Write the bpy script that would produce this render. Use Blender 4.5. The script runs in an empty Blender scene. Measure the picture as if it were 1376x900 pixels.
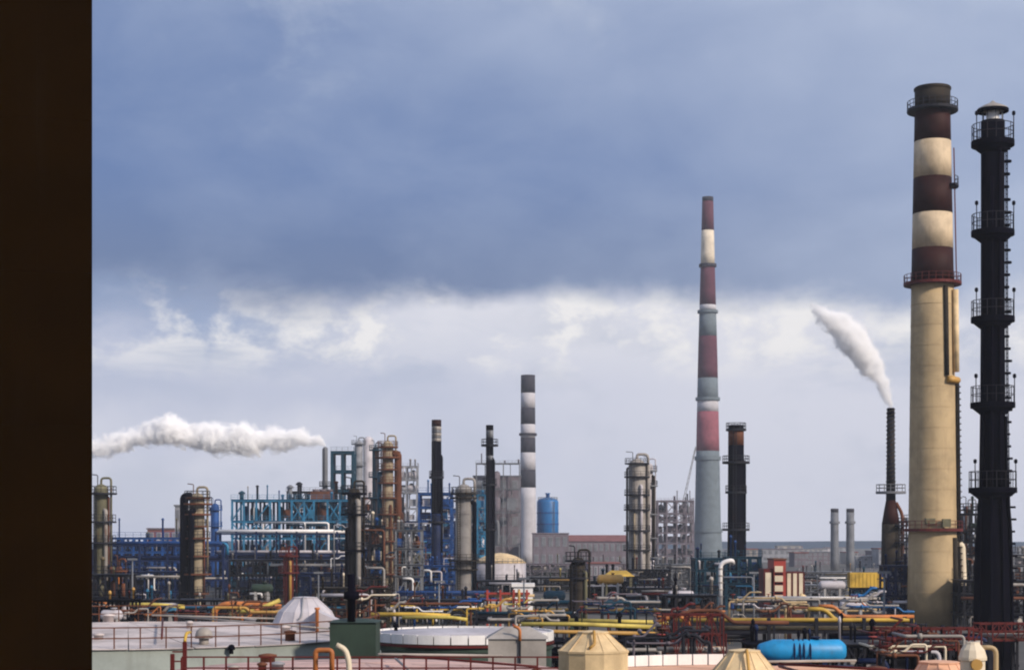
import bpy, math, random
from mathutils import Vector, Matrix
R = math.radians
PI = math.pi
random.seed(7)
sc = bpy.context.scene
COL = sc.collection

# ------------------------------------------------------------------ camera
H = 13.0            # eye height above the ground, m
F = 2300.0          # focal length in pixels of the 1376 px wide photograph
cam_d = bpy.data.cameras.new("camera")
cam_d.sensor_fit = 'HORIZONTAL'
cam_d.sensor_width = 36.0
cam_d.lens = F / 1376.0 * 36.0
cam_d.shift_y = 275.0 / 1376.0        # level camera, horizon low in the picture
cam_d.clip_start = 0.5
cam_d.clip_end = 60000
cam = bpy.data.objects.new("camera", cam_d)
cam.location = (0, 0, H)
cam.rotation_euler = (R(90), 0, 0)
COL.objects.link(cam)
sc.camera = cam

# ------------------------------------------------------------------ light
SUN = Vector((0.66, -0.58, 0.50)).normalized()
sun_d = bpy.data.lights.new("sun", 'SUN')
sun_d.energy = 4.3
sun_d.angle = R(6.0)
sun_d.color = (1.0, 0.87, 0.74)
sun = bpy.data.objects.new("sun", sun_d)
sun.rotation_euler = (-SUN).to_track_quat('-Z', 'Y').to_euler()
sun.location = (60, -30, 120)
COL.objects.link(sun)

sc.view_settings.view_transform = 'Standard'
sc.view_settings.look = 'None'
sc.view_settings.exposure = 0.0
sc.view_settings.gamma = 1.0
sc.render.engine = 'CYCLES'
cy = sc.cycles
cy.max_bounces = 20
cy.diffuse_bounces = 3
cy.glossy_bounces = 3
cy.transmission_bounces = 3
cy.volume_bounces = 18
cy.transparent_max_bounces = 12
cy.use_denoising = True
cy.caustics_reflective = False
cy.caustics_refractive = False
try:
    cy.filter_width = 2.1
except Exception:
    pass

def lin(r, g, b):
    f = lambda c: (c / 255.0) / 12.92 if c <= 10 else (((c / 255.0) + 0.055) / 1.055) ** 2.4
    return (f(r), f(g), f(b), 1.0)

# ------------------------------------------------------------------ world: sky
wd = bpy.data.worlds.new("World")
sc.world = wd
wd.use_nodes = True
nt = wd.node_tree
nt.nodes.clear()

class G:
    """tiny node-graph helper"""
    def __init__(self, tree): self.t = tree
    def n(self, kind, **kw):
        x = self.t.nodes.new(kind)
        for k, v in kw.items(): setattr(x, k, v)
        return x
    def put(self, sock, v):
        if isinstance(v, bpy.types.NodeSocket): self.t.links.new(v, sock)
        elif v is not None: sock.default_value = v
    def m(self, op, a, b=None, c=None, clamp=False):
        x = self.n('ShaderNodeMath', operation=op, use_clamp=clamp)
        self.put(x.inputs[0], a)
        if b is not None: self.put(x.inputs[1], b)
        if c is not None: self.put(x.inputs[2], c)
        return x.outputs[0]
    def step(self, v, lo, hi, t0=0.0, t1=1.0):
        x = self.n('ShaderNodeMapRange', interpolation_type='SMOOTHSTEP')
        self.put(x.inputs['Value'], v)
        x.inputs['From Min'].default_value = lo; x.inputs['From Max'].default_value = hi
        x.inputs['To Min'].default_value = t0; x.inputs['To Max'].default_value = t1
        return x.outputs['Result']
    def xyz(self, x, y, z):
        c = self.n('ShaderNodeCombineXYZ')
        self.put(c.inputs[0], x); self.put(c.inputs[1], y); self.put(c.inputs[2], z)
        return c.outputs[0]
    def noise(self, vec, scale, detail=4, rough=0.5, dist=0.0):
        x = self.n('ShaderNodeTexNoise')
        self.put(x.inputs['Vector'], vec)
        x.inputs['Scale'].default_value = scale
        x.inputs['Detail'].default_value = detail
        x.inputs['Roughness'].default_value = rough
        x.inputs['Distortion'].default_value = dist
        return x.outputs['Fac']
    def mix(self, f, a, b, blend='MIX'):
        x = self.n('ShaderNodeMix', data_type='RGBA', blend_type=blend)
        self.put(x.inputs['Factor'], f)
        self.put(x.inputs['A'], a); self.put(x.inputs['B'], b)
        return x.outputs['Result']
    def vm(self, op, a, b):
        x = self.n('ShaderNodeVectorMath', operation=op)
        self.put(x.inputs[0], a); self.put(x.inputs[1], b)
        return x.outputs[0]

g = G(nt)
tc = g.n('ShaderNodeTexCoord')
sep = g.n('ShaderNodeSeparateXYZ')
nt.links.new(tc.outputs['Generated'], sep.inputs[0])
dx, dy, dz = sep.outputs
DEG = 180.0 / PI
el = g.m('MULTIPLY', g.m('ARCSINE', dz), DEG)                 # elevation, degrees
az = g.m('MULTIPLY', g.m('ARCTAN2', dx, dy), DEG)             # azimuth, degrees
# long soft coordinates for the cloud deck, rounder ones for the cumulus below it
v_deck = g.xyz(g.m('MULTIPLY', az, 0.045), g.m('MULTIPLY', el, 0.10), 3.1)
v_cum = g.xyz(g.m('MULTIPLY', az, 0.20), g.m('MULTIPLY', el, 0.30), 11.4)
n_big = g.noise(v_deck, 1.0, 3, 0.45, 0.3)
n_mid = g.noise(v_deck, 2.6, 4, 0.5, 0.6)
n_edge = g.noise(g.xyz(g.m('MULTIPLY', az, 0.11), g.m('MULTIPLY', el, 0.22), 1.7), 1.0, 6, 0.58)
n_soft = g.noise(g.xyz(g.m('MULTIPLY', az, 0.07), 2.2, 6.3), 1.0, 2, 0.5)
n_fine = g.noise(g.xyz(g.m('MULTIPLY', az, 0.22), g.m('MULTIPLY', el, 0.34), 9.1), 1.0, 6, 0.58, 0.2)
n_cum = g.noise(v_cum, 1.9, 7, 0.58, 0.15)
n_wisp = g.noise(v_cum, 0.62, 4, 0.5, 0.4)
# lower edge of the deck: about 8.4 degrees up, ragged
edge = g.m('ADD', 8.15, g.m('ADD', g.m('MULTIPLY', g.m('SUBTRACT', n_edge, 0.5), 3.6), g.m('MULTIPLY', g.m('SUBTRACT', n_fine, 0.5), 1.6)))
over = g.m('DIVIDE', g.m('SUBTRACT', el, edge), g.m('ADD', 0.45, g.m('MULTIPLY', g.step(n_soft, 0.40, 0.62), 1.1)))   # in places a soft, in places a sharp base
deck_f = g.step(over, -0.8, 0.75)
sunward = g.m('ADD', g.m('MULTIPLY', dx, SUN.x / math.hypot(SUN.x, SUN.y)), g.m('MULTIPLY', dy, SUN.y / math.hypot(SUN.x, SUN.y)))
near_sun = g.step(sunward, -0.86, -0.30)      # the deck is paler towards the sun's side
deck_base = lin(98, 119, 160)
deck_mid = lin(97, 124, 174)
deck_light = lin(176, 189, 216)
dk = g.mix(g.step(el, 8.0, 12.5), deck_base, deck_mid)
lightness = g.m('ADD', g.m('ADD', g.m('SUBTRACT', g.m('MULTIPLY', near_sun, 1.20), 0.22), g.m('MULTIPLY', g.m('SUBTRACT', n_big, 0.5), 1.1)),
                g.m('ADD', g.m('ADD', g.m('MULTIPLY', g.m('SUBTRACT', n_mid, 0.5), 0.75), g.m('MULTIPLY', g.m('SUBTRACT', n_fine, 0.5), 0.55)), g.m('MULTIPLY', g.step(el, 11.5, 20.0), 0.58)))
dk = g.mix(g.m('MULTIPLY', lightness, 0.9, clamp=True), dk, deck_light)
n_curl = g.noise(g.xyz(g.m('MULTIPLY', az, 0.11), g.m('MULTIPLY', el, 0.17), 5.5), 1.0, 6, 0.6, 0.3)
dk = g.mix(g.m('MULTIPLY', g.m('MULTIPLY', g.step(n_curl, 0.52, 0.72), g.step(el, 11.5, 16)), 0.60), dk, lin(186, 196, 216))
# gap below the deck
low_pale = lin(221, 222, 235)
low_blue = lin(196, 201, 222)
low_deck = lin(146, 164, 200)
cum_col = lin(248, 245, 244)
low = g.mix(g.m('MULTIPLY', g.step(n_wisp, 0.62, 0.40), g.step(near_sun, 0.60, 0.10), clamp=True), low_pale, low_blue)
shelf = g.m('MULTIPLY', g.m('MULTIPLY', g.step(el, 5.2, 7.2), g.step(near_sun, 0.20, 0.06)), g.step(n_edge, 0.35, 0.55))
low = g.mix(shelf, low, low_deck)
low = g.mix(g.m('MULTIPLY', g.step(n_fine, 0.50, 0.72), 0.55), low, lin(190, 196, 214))
cum_band = g.m('MULTIPLY', g.step(el, 4.9, 6.6), g.step(el, 9.4, 8.0))
cum_f = g.m('MULTIPLY', g.m('ADD', g.m('MULTIPLY', g.step(near_sun, 0.03, 0.15), 0.28), g.m('MULTIPLY', g.step(n_cum, 0.46, 0.62), 0.85)), cum_band)
low = g.mix(g.m('MULTIPLY', cum_f, 0.95), low, cum_col)
n_frag = g.noise(g.xyz(g.m('MULTIPLY', az, 0.15), g.m('MULTIPLY', el, 0.36), 21.3), 1.1, 6, 0.6, 0.3)
frag = g.m('MULTIPLY', g.m('MULTIPLY', g.step(n_frag, 0.50, 0.68), g.step(el, 3.8, 6.4)), 0.55)      # torn grey scraps hanging under the deck
low = g.mix(frag, low, lin(160, 174, 203))
cloud = g.mix(deck_f, low, dk)
sky = g.n('ShaderNodeTexSky', sky_type='NISHITA', sun_disc=False)
sky.sun_elevation = math.asin(SUN.z)
sky.sun_rotation = math.atan2(SUN.x, SUN.y)
sky.altitude = 10; sky.air_density = 1.0; sky.dust_density = 2.0
bg1 = g.n('ShaderNodeBackground'); bg1.inputs['Strength'].default_value = 0.08
nt.links.new(sky.outputs[0], bg1.inputs['Color'])
bg2 = g.n('ShaderNodeBackground'); bg2.inputs['Strength'].default_value = 1.0
nt.links.new(cloud, bg2.inputs['Color'])
mx = g.n('ShaderNodeMixShader'); mx.inputs[0].default_value = 0.94
nt.links.new(bg1.outputs[0], mx.inputs[1]); nt.links.new(bg2.outputs[0], mx.inputs[2])
wo = g.n('ShaderNodeOutputWorld')
nt.links.new(mx.outputs[0], wo.inputs['Surface'])

# ------------------------------------------------------------------ materials
MATS = {}
def mat(name, rgb, rough=0.55, metal=0.0, dirt=0.35, rust=0.0, fine=0.15, rustcol=(0.12, 0.045, 0.02), scale=1.0, spec=None):
    """weathered paint: large patches, runs down the surface, optional rust, fine grain"""
    m = bpy.data.materials.new(name); m.use_nodes = True
    t = m.node_tree; t.nodes.clear(); q = G(t)
    geo = q.n('ShaderNodeNewGeometry')
    pos = geo.outputs['Position']
    runs = q.noise(q.vm('MULTIPLY', pos, (1.3 * scale, 1.3 * scale, 0.10 * scale)), 1.0, 4, 0.6)
    patch = q.noise(pos, 0.33 * scale, 5, 0.6, 0.3)
    grain = q.noise(pos, 6.0 * scale, 3, 0.6)
    base = (*rgb, 1.0)
    dark = tuple(c * (1 - dirt) for c in rgb) + (1.0,)
    c = q.mix(q.step(patch, 0.35, 0.70), base, dark)
    c = q.mix(q.m('MULTIPLY', q.step(runs, 0.50, 0.72), dirt), c, (rgb[0] * .45 + .01, rgb[1] * .40 + .008, rgb[2] * .36 + .006, 1.0))
    c = q.mix(q.m('MULTIPLY', q.step(grain, 0.35, 0.75), fine), c, tuple(v * .55 for v in rgb) + (1.0,))
    if rust > 0:
        rf = q.m('MULTIPLY', q.step(q.noise(q.vm('MULTIPLY', pos, (0.9, 0.9, 0.3)), 0.8, 6, 0.7), 0.66 - 0.25 * rust, 0.82 - 0.2 * rust), min(1, 0.4 + rust))
        c = q.mix(rf, c, (*rustcol, 1.0))
    b = q.n('ShaderNodeBsdfPrincipled')
    t.links.new(c, b.inputs['Base Color'])
    t.links.new(q.m('ADD', rough - 0.08, q.m('MULTIPLY', grain, 0.16)), b.inputs['Roughness'])
    b.inputs['Metallic'].default_value = metal
    b.inputs['Specular IOR Level'].default_value = spec if spec is not None else min(.5, .12 + max(rgb) * .8)
    bump = q.n('ShaderNodeBump'); bump.inputs['Strength'].default_value = 0.15; bump.inputs['Distance'].default_value = 0.03
    t.links.new(grain, bump.inputs['Height']); t.links.new(bump.outputs[0], b.inputs['Normal'])
    o = q.n('ShaderNodeOutputMaterial'); t.links.new(b.outputs[0], o.inputs['Surface'])
    MATS[name] = m
    return m

mat('black', (0.004, 0.004, 0.009), 0.9, 0, 0.3, 0.0, spec=0.02, rustcol=(0.04, 0.02, 0.02))
mat('dark_steel', (0.017, 0.018, 0.026), 0.6, 0, 0.4, 0.25, rustcol=(0.07, 0.03, 0.02))
mat('navy', (0.006, 0.018, 0.072), 0.6, 0, 0.5, 0.25, rustcol=(0.05, 0.02, 0.012))
mat('blue', (0.009, 0.072, 0.27), 0.6, 0, 0.5, 0.25, rustcol=(0.06, 0.025, 0.015))
mat('cyan', (0.020, 0.19, 0.36), 0.6, 0, 0.5, 0.25, rustcol=(0.06, 0.03, 0.02))
mat('bright_blue', (0.008, 0.29, 0.62), 0.5, 0, 0.4, 0.12, rustcol=(0.10, 0.07, 0.05), scale=1.8)
mat('tank_blue', (0.008, 0.13, 0.36), 0.45, 0, 0.15, 0.0)
mat('teal', (0.008, 0.050, 0.085), 0.5, 0, 0.35, 0.05)
mat('green', (0.034, 0.056, 0.042), 0.6, 0, 0.35, 0.05)
mat('pale_green', (0.26, 0.29, 0.265), 0.6, 0, 0.25, 0.1)
mat('rust', (0.15, 0.055, 0.028), 0.75, 0, 0.5, 0.3)
mat('dark_red', (0.11, 0.014, 0.012), 0.6, 0, 0.45, 0.1)
mat('red', (0.36, 0.045, 0.03), 0.55, 0, 0.3, 0.05)
mat('brown_band', (0.032, 0.008, 0.0065), 0.65, 0, 0.4, 0.1)
mat('pale_band', (0.60, 0.47, 0.31), 0.75, 0, 0.32, 0.05)
mat('chimney_cream', (0.46, 0.34, 0.185), 0.75, 0, 0.26, 0.0, fine=0.12)
mat('soot', (0.035, 0.028, 0.020), 0.75, 0, 0.5, 0.3)
mat('cream', (0.78, 0.58, 0.32), 0.65, 0, 0.4, 0.28, rustcol=(0.35, 0.20, 0.08), scale=2.0)
mat('pale_cream', (0.72, 0.62, 0.46), 0.6, 0, 0.18, 0.06)
mat('beige', (0.33, 0.27, 0.18), 0.6, 0, 0.4, 0.35)
mat('olive', (0.16, 0.15, 0.09), 0.65, 0, 0.5, 0.35)
mat('stone', (0.36, 0.33, 0.30), 0.6, 0, 0.4, 0.25)
mat('white', (0.82, 0.80, 0.78), 0.5, 0, 0.15, 0.04)
mat('roof_white', (0.60, 0.53, 0.51), 0.75, 0, 0.45, 0.28, rustcol=(0.30, 0.19, 0.14))
mat('roof_pink', (0.62, 0.42, 0.37), 0.75, 0, 0.45, 0.25)
mat('roof_salmon', (0.78, 0.43, 0.27), 0.75, 0, 0.2, 0.06)
mat('lilac', (0.52, 0.49, 0.52), 0.6, 0, 0.3, 0.12)
mat('silver', (0.50, 0.50, 0.51), 0.38, 0.55, 0.3, 0.08)
mat('grey', (0.28, 0.29, 0.32), 0.6, 0, 0.35, 0.15)
mat('mid_grey', (0.17, 0.18, 0.20), 0.6, 0, 0.35, 0.15)
mat('concrete', (0.34, 0.33, 0.32), 0.85, 0, 0.3, 0.0)
mat('slate_band', (0.04, 0.038, 0.05), 0.8, 0, 0.2)
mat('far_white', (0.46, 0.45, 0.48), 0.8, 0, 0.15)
mat('far_red', (0.105, 0.035, 0.055), 0.8, 0, 0.25)  # haze fading of the distant chimney is mixed into these band colours
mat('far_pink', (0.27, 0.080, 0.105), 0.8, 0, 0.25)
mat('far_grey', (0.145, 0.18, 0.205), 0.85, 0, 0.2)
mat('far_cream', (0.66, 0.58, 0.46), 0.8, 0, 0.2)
mat('yellow', (0.66, 0.42, 0.05), 0.6, 0, 0.5, 0.3)
mat('lime_yellow', (0.60, 0.47, 0.09), 0.6, 0, 0.5, 0.25)
mat('orange', (0.55, 0.18, 0.04), 0.6, 0, 0.5, 0.3)
mat('ochre', (0.50, 0.28, 0.06), 0.55, 0, 0.3, 0.15)
mat('lagging', (0.52, 0.38, 0.20), 0.6, 0.0, 0.5, 0.3)
mat('purple_wall', (0.165, 0.14, 0.165), 0.8, 0, 0.25, 0.1)
mat('brick_roof', (0.22, 0.09, 0.085), 0.8, 0, 0.3)
mat('umber_cladding', (0.0098, 0.0042, 0.0003), 0.9, 0, 0.25, 0.0, fine=0.1, spec=0.02)
mat('umber_joint', (0.009, 0.004, 0.0005), 0.9, 0, 0.2, 0.0)
mat('window_glass', (0.02, 0.03, 0.04), 0.12, 0, 0.1, 0.0)
mat('bark', (0.07, 0.05, 0.035), 0.9, 0, 0.4)
mat('leaf', (0.055, 0.085, 0.030), 0.8, 0, 0.5)
mat('leaf_light', (0.10, 0.12, 0.035), 0.8, 0, 0.4)
mat('hill_blue', (0.010, 0.042, 0.085), 0.95, 0, 0.4, scale=0.02)  # dark blue over the whole ridge

def ground_mat():
    m = bpy.data.materials.new('ground'); m.use_nodes = True
    t = m.node_tree; t.nodes.clear(); q = G(t)
    pos = q.n('ShaderNodeNewGeometry').outputs['Position']
    a = q.noise(pos, 0.02, 5, 0.6); b = q.noise(pos, 0.25, 6, 0.65); d = q.noise(pos, 4.0, 4, 0.6)
    c = q.mix(q.step(a, 0.4, 0.6), (0.075, 0.068, 0.062, 1), (0.040, 0.042, 0.036, 1))
    c = q.mix(q.step(b, 0.45, 0.7), c, (0.11, 0.095, 0.088, 1))
    c = q.mix(q.m('MULTIPLY', d, 0.4), c, (0.06, 0.055, 0.05, 1))
    s = q.n('ShaderNodeBsdfPrincipled'); t.links.new(c, s.inputs['Base Color']); s.inputs['Roughness'].default_value = 0.9
    o = q.n('ShaderNodeOutputMaterial'); t.links.new(s.outputs[0], o.inputs['Surface'])
    MATS['ground'] = m
ground_mat()

# ------------------------------------------------------------------ mesh building
class MB:
    def __init__(self): self.v = []; self.f = []; self.s = []
    def face(self, idx, smooth=False): self.f.append(idx); self.s.append(smooth)
    def box(self, c, s, rz=0.0):
        cx, cy_, cz = c; hx, hy, hz = s[0] / 2, s[1] / 2, s[2] / 2
        b = len(self.v); ca, sa = math.cos(rz), math.sin(rz)
        for z in (-hz, hz):
            for x, y in ((-hx, -hy), (hx, -hy), (hx, hy), (-hx, hy)):
                self.v.append((cx + x * ca - y * sa, cy_ + x * sa + y * ca, cz + z))
        for q in ((3, 2, 1, 0), (4, 5, 6, 7), (0, 1, 5, 4), (1, 2, 6, 5), (2, 3, 7, 6), (3, 0, 4, 7)):
            self.face(tuple(b + i for i in q))
        return self
    def bar(self, a, c, w, h=None):
        a, c = Vector(a), Vector(c); d = c - a; L = d.length
        if L < 1e-6: return self
        h = h or w; d /= L
        up = Vector((0, 0, 1)) if abs(d.z) < 0.95 else Vector((0, 1, 0))
        x = d.cross(up).normalized(); y = x.cross(d).normalized()
        b = len(self.v)
        for p in (a, c):
            for i, j in ((-1, -1), (1, -1), (1, 1), (-1, 1)):
                self.v.append(tuple(p + x * (i * w / 2) + y * (j * h / 2)))
        for q in ((0, 1, 2, 3), (7, 6, 5, 4), (4, 5, 1, 0), (5, 6, 2, 1), (6, 7, 3, 2), (7, 4, 0, 3)):
            self.face(tuple(b + i for i in q))
        return self
    def lathe(self, prof, seg=24, c=(0, 0, 0), axis='z', a0=0.0, smooth=True):
        """closed solid of revolution; prof = [(r, t), ...] along the axis"""
        b = len(self.v); n = len(prof)
        for r, t in prof:
            r = max(r, 0.0005)
            for k in range(seg):
                a = a0 + 2 * PI * k / seg
                p, q = r * math.cos(a), r * math.sin(a)
                if axis == 'z': self.v.append((c[0] + p, c[1] + q, c[2] + t))
                elif axis == 'x': self.v.append((c[0] + t, c[1] + p, c[2] + q))
                else: self.v.append((c[0] + q, c[1] + t, c[2] + p))
        for i in range(n - 1):
            for k in range(seg):
                k2 = (k + 1) % seg
                self.face((b + i * seg + k, b + i * seg + k2, b + (i + 1) * seg + k2, b + (i + 1) * seg + k), smooth)
        self.face(tuple(b + k for k in reversed(range(seg))))
        self.face(tuple(b + (n - 1) * seg + k for k in range(seg)))
        return self
    def ring(self, r0, r1, z0, z1, seg=28, c=(0, 0), a0=0.0, a1=2 * PI):
        full = abs(a1 - a0 - 2 * PI) < 1e-6
        n = seg if full else seg + 1; b = len(self.v)
        for k in range(n):
            a = a0 + (a1 - a0) * k / seg; ca, sa = math.cos(a), math.sin(a)
            for r, z in ((r0, z0), (r1, z0), (r1, z1), (r0, z1)):
                self.v.append((c[0] + r * ca, c[1] + r * sa, z))
        for k in range(seg):
            k2 = (k + 1) % n
            for i in range(4):
                j = (i + 1) % 4
                self.face((b + k * 4 + i, b + k2 * 4 + i, b + k2 * 4 + j, b + k * 4 + j))
        if not full:
            self.face((b, b + 1, b + 2, b + 3)); e = b + (n - 1) * 4; self.face((e + 3, e + 2, e + 1, e))
        return self
    def tube(self, pts, r, seg=10, bend=None):
        pts = [Vector(p) for p in pts]
        bend = bend if bend is not None else r * 3
        out = [pts[0]]
        for i in range(1, len(pts) - 1):
            p0, p, p1 = pts[i - 1], pts[i], pts[i + 1]
            d0, d1 = (p0 - p), (p1 - p)
            L = min(bend, d0.length * .48, d1.length * .48)
            if L < 1e-4: continue
            A, B = p + d0.normalized() * L, p + d1.normalized() * L
            for k in range(6):
                t = k / 5
                out.append((1 - t) ** 2 * A + 2 * t * (1 - t) * p + t * t * B)
        out.append(pts[-1])
        b = len(self.v); n = len(out)
        d = (out[1] - out[0]).normalized()
        x = d.cross(Vector((0, 0, 1)) if abs(d.z) < 0.9 else Vector((0, 1, 0))).normalized()
        for i, p in enumerate(out):
            if 0 < i < n - 1: t = ((out[i + 1] - p).normalized() + (p - out[i - 1]).normalized()).normalized()
            elif i == 0: t = d
            else: t = (p - out[i - 1]).normalized()
            x = (x - t * x.dot(t)).normalized(); y = t.cross(x)
            for k in range(seg):
                a = 2 * PI * k / seg
                self.v.append(tuple(p + x * (r * math.cos(a)) + y * (r * math.sin(a))))
        for i in range(n - 1):
            for k in range(seg):
                k2 = (k + 1) % seg
                self.face((b + i * seg + k, b + i * seg + k2, b + (i + 1) * seg + k2, b + (i + 1) * seg + k), True)
        self.face(tuple(b + k for k in reversed(range(seg))))
        self.face(tuple(b + (n - 1) * seg + k for k in range(seg)))
        return self
    def railing_ring(self, r, z, h=1.1, posts=16, w=0.06, a0=0.0, a1=2 * PI, rails=2):
        for j in range(posts + 1):
            a = a0 + (a1 - a0) * j / posts; b_ = a0 + (a1 - a0) * (j + 1) / posts
            p = (r * math.cos(a), r * math.sin(a))
            self.bar((p[0], p[1], z), (p[0], p[1], z + h), w)
            if j < posts:
                q = (r * math.cos(b_), r * math.sin(b_))
                for k in range(rails):
                    zz = z + h * (k + 1) / rails
                    self.bar((p[0], p[1], zz), (q[0], q[1], zz), w)
        return self
    def railing(self, a, b, h=1.1, step=1.6, w=0.06, rails=2):
        a, b = Vector(a), Vector(b); n = max(1, round((b - a).length / step)); up = Vector((0, 0, h))
        for j in range(n + 1):
            p = a.lerp(b, j / n); self.bar(p, p + up, w)
        for k in range(rails):
            o = up * ((k + 1) / rails); self.bar(a + o, b + o, w)
        return self
    def ladder(self, a, b, w=0.5, t=0.06, side=(1, 0, 0), step=0.45):
        a, b = Vector(a), Vector(b); s = Vector(side).normalized() * (w / 2)
        self.bar(a - s, b - s, t); self.bar(a + s, b + s, t)
        n = max(1, int((b - a).length / step))
        for j in range(n):
            p = a.lerp(b, (j + .5) / n); self.bar(p - s, p + s, t * .8)
        return self
    def build(self, name, m, parent=None, loc=None):
        me = bpy.data.meshes.new(name)
        me.from_pydata(self.v, [], self.f)
        me.polygons.foreach_set('use_smooth', self.s)
        me.materials.append(MATS[m] if isinstance(m, str) else m)
        o = bpy.data.objects.new(name, me); COL.objects.link(o)
        if parent is not None: o.parent = parent
        if loc is not None: o.location = loc
        return o

def thing(name, label, cat, loc, group=None, rz=0.0):
    o = bpy.data.objects.new(name, None); COL.objects.link(o)
    o.location = loc; o.rotation_euler = (0, 0, rz); o.empty_display_size = 0.5
    o['label'] = label; o['category'] = cat
    if group: o['group'] = group
    return o
def tag(o, label, cat, group=None):
    o['label'] = label; o['category'] = cat
    if group: o['group'] = group
    return o

def U(Y): return Y / F                       # metres per photograph pixel at distance Y
def X(px, Y): return (px - 688.0) * Y / F
def Z(py, Y): return H - (py - 725.0) * Y / F

# ------------------------------------------------------------------ setting
o = MB().box((0, 2300, -0.5), (5200, 5200, 1.0)).build('ground', 'ground'); o['kind'] = 'structure'
def hills():
    mb = MB(); n = 90; b = 0
    rnd = random.Random(3)
    ph = [rnd.uniform(0, 6.28) for _ in range(6)]
    rows = []
    for j, (yy, k) in enumerate(((2500, 0.0), (2600, 0.8), (2800, 1.0), (3100, 0.9), (3400, 0.0))):
        for i in range(n + 1):
            x = -2400 + 4800 * i / n
            h = 10.2 + 1.5 * math.sin(x / 410 + ph[0]) + 0.9 * math.sin(x / 170 + ph[1]) + 0.5 * math.sin(x / 61 + ph[2] + j)
            mb.v.append((x, yy + 30 * math.sin(x / 230 + j), h * k - (0.5 if k == 0 else 0)))
    for j in range(4):
        for i in range(n):
            a = j * (n + 1) + i
            mb.face((a, a + 1, a + n + 2, a + n + 1), True)
    o = mb.build('hills', 'hill_blue'); o['kind'] = 'structure'
hills()

# ------------------------------------------------------------------ builders
def shade_list(*a): return list(a)

def platform(t, r, z, w=1.1, deckm='dark_steel', railm='dark_steel', posts=14, h=1.1, thick=0.28, rw=0.08, cone=0.0):
    d = MB().ring(r - 0.05, r + w, z - thick, z)
    if cone: d.lathe([(r - .05, z - thick - cone), (r + w * .85, z - thick - 0.003)], 28)
    d = d.build('platform', deckm, t)
    MB().railing_ring(r + w - 0.08, z, h, posts, rw).build('railing', railm, d)
    return d

def column(px, w, Y, ytop, label, m, plats=(), name='distillation_column', cat='column', deckm='dark_steel', railm='dark_steel',
           pipes=(), ladder=True, rings=4, topnozzle=True, w0=None, seg=20, wbase=None, davit=True, bandm=None, group=None, platw=None):
    """tall process column standing on the ground"""
    u = U(Y); r = w * u / 2; zt = Z(ytop, Y)
    t = thing(name, label, cat, (X(px, Y), Y, 0), group)
    rb = (wbase or w) * u / 2
    MB().lathe([(rb * 1.12, 0), (rb * 1.12, .4), (rb, .5), (rb, 3.0), (r, zt * .5), (r, zt - r * .9), (r * .92, zt - r * .55), (r * .66, zt - r * .22), (r * .25, zt - .03), (0, zt)], seg).build('shell', m, t)
    for k in range(rings):
        z = zt * (k + 1) / (rings + 1.3)
        MB().ring(r - .02, r + .10, z, z + .22, seg).build('stiffener_ring', bandm or m, t)
    if topnozzle:
        MB().tube([(0, 0, zt - .2), (0, 0, zt + 1.0), (r + .55, -.3, zt + 1.0), (r + .55, -.3, zt * .35)], max(.14, r * .16), 8).build('overhead_pipe', bandm or m, t)
    for (py, extra) in plats:
        platform(t, r, Z(py, Y), (platw or 1.1) * extra, deckm, railm)
    if ladder:
        MB().ladder((-r * .55, -r - .35, .3), (-r * .55, -r - .35, zt - r), .55, .09).build('ladder', railm, t)
    for (a, rr, z0, z1, pm) in pipes:
        ca, sa = math.cos(R(a)), math.sin(R(a)); d = r + rr * 1.3
        MB().tube([(ca * d, sa * d, z0 * zt), (ca * d, sa * d, z1 * zt), (ca * r * .8, sa * r * .8, z1 * zt + .05)], rr, 8).build('riser_pipe', pm, t)
    if davit:
        MB().tube([(-r * .5, 0, zt - r * .5), (-r * .5, 0, zt + 1.5), (-r * 1.3, 0, zt + 1.6)], .08, 6).build('davit', deckm, t)
    return t

def chimney(px, Y, prof, bands, label, name='chimney', cat='chimney', seg=36, rings=(), group=None):
    """prof: [(py, width px)], bands: [(py_top, py_bottom, material)]; each painted band is a part"""
    u = U(Y); t = thing(name, label, cat, (X(px, Y), Y, 0), group)
    def rad(z):
        py = 725 - (z - H) / u
        p = prof
        if py <= p[0][0]: return p[0][1] * u / 2
        for (a, wa), (b, wb) in zip(p, p[1:]):
            if a <= py <= b: return (wa + (wb - wa) * (py - a) / (b - a)) * u / 2
        return p[-1][1] * u / 2
    for (a, b, m) in bands:
        za, zb = Z(a, Y), (Z(b, Y) if b is not None else 0.0)
        n = max(2, int((za - zb) / 6)); pr = [(rad(zb + (za - zb) * k / n), zb + (za - zb) * k / n) for k in range(n + 1)]
        if a == bands[0][0]:
            rr = pr[-1][0]; pr += [(rr * .82, za), (rr * .82, za - 1.5)]
        MB().lathe(pr, seg).build('shaft_band', m, t)
    for (py, ov, hh, m) in rings:
        z = Z(py, Y); MB().ring(rad(z) - .05, rad(z) + ov, z - hh, z, seg).build('collar', m, t)
    return t, rad

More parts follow.
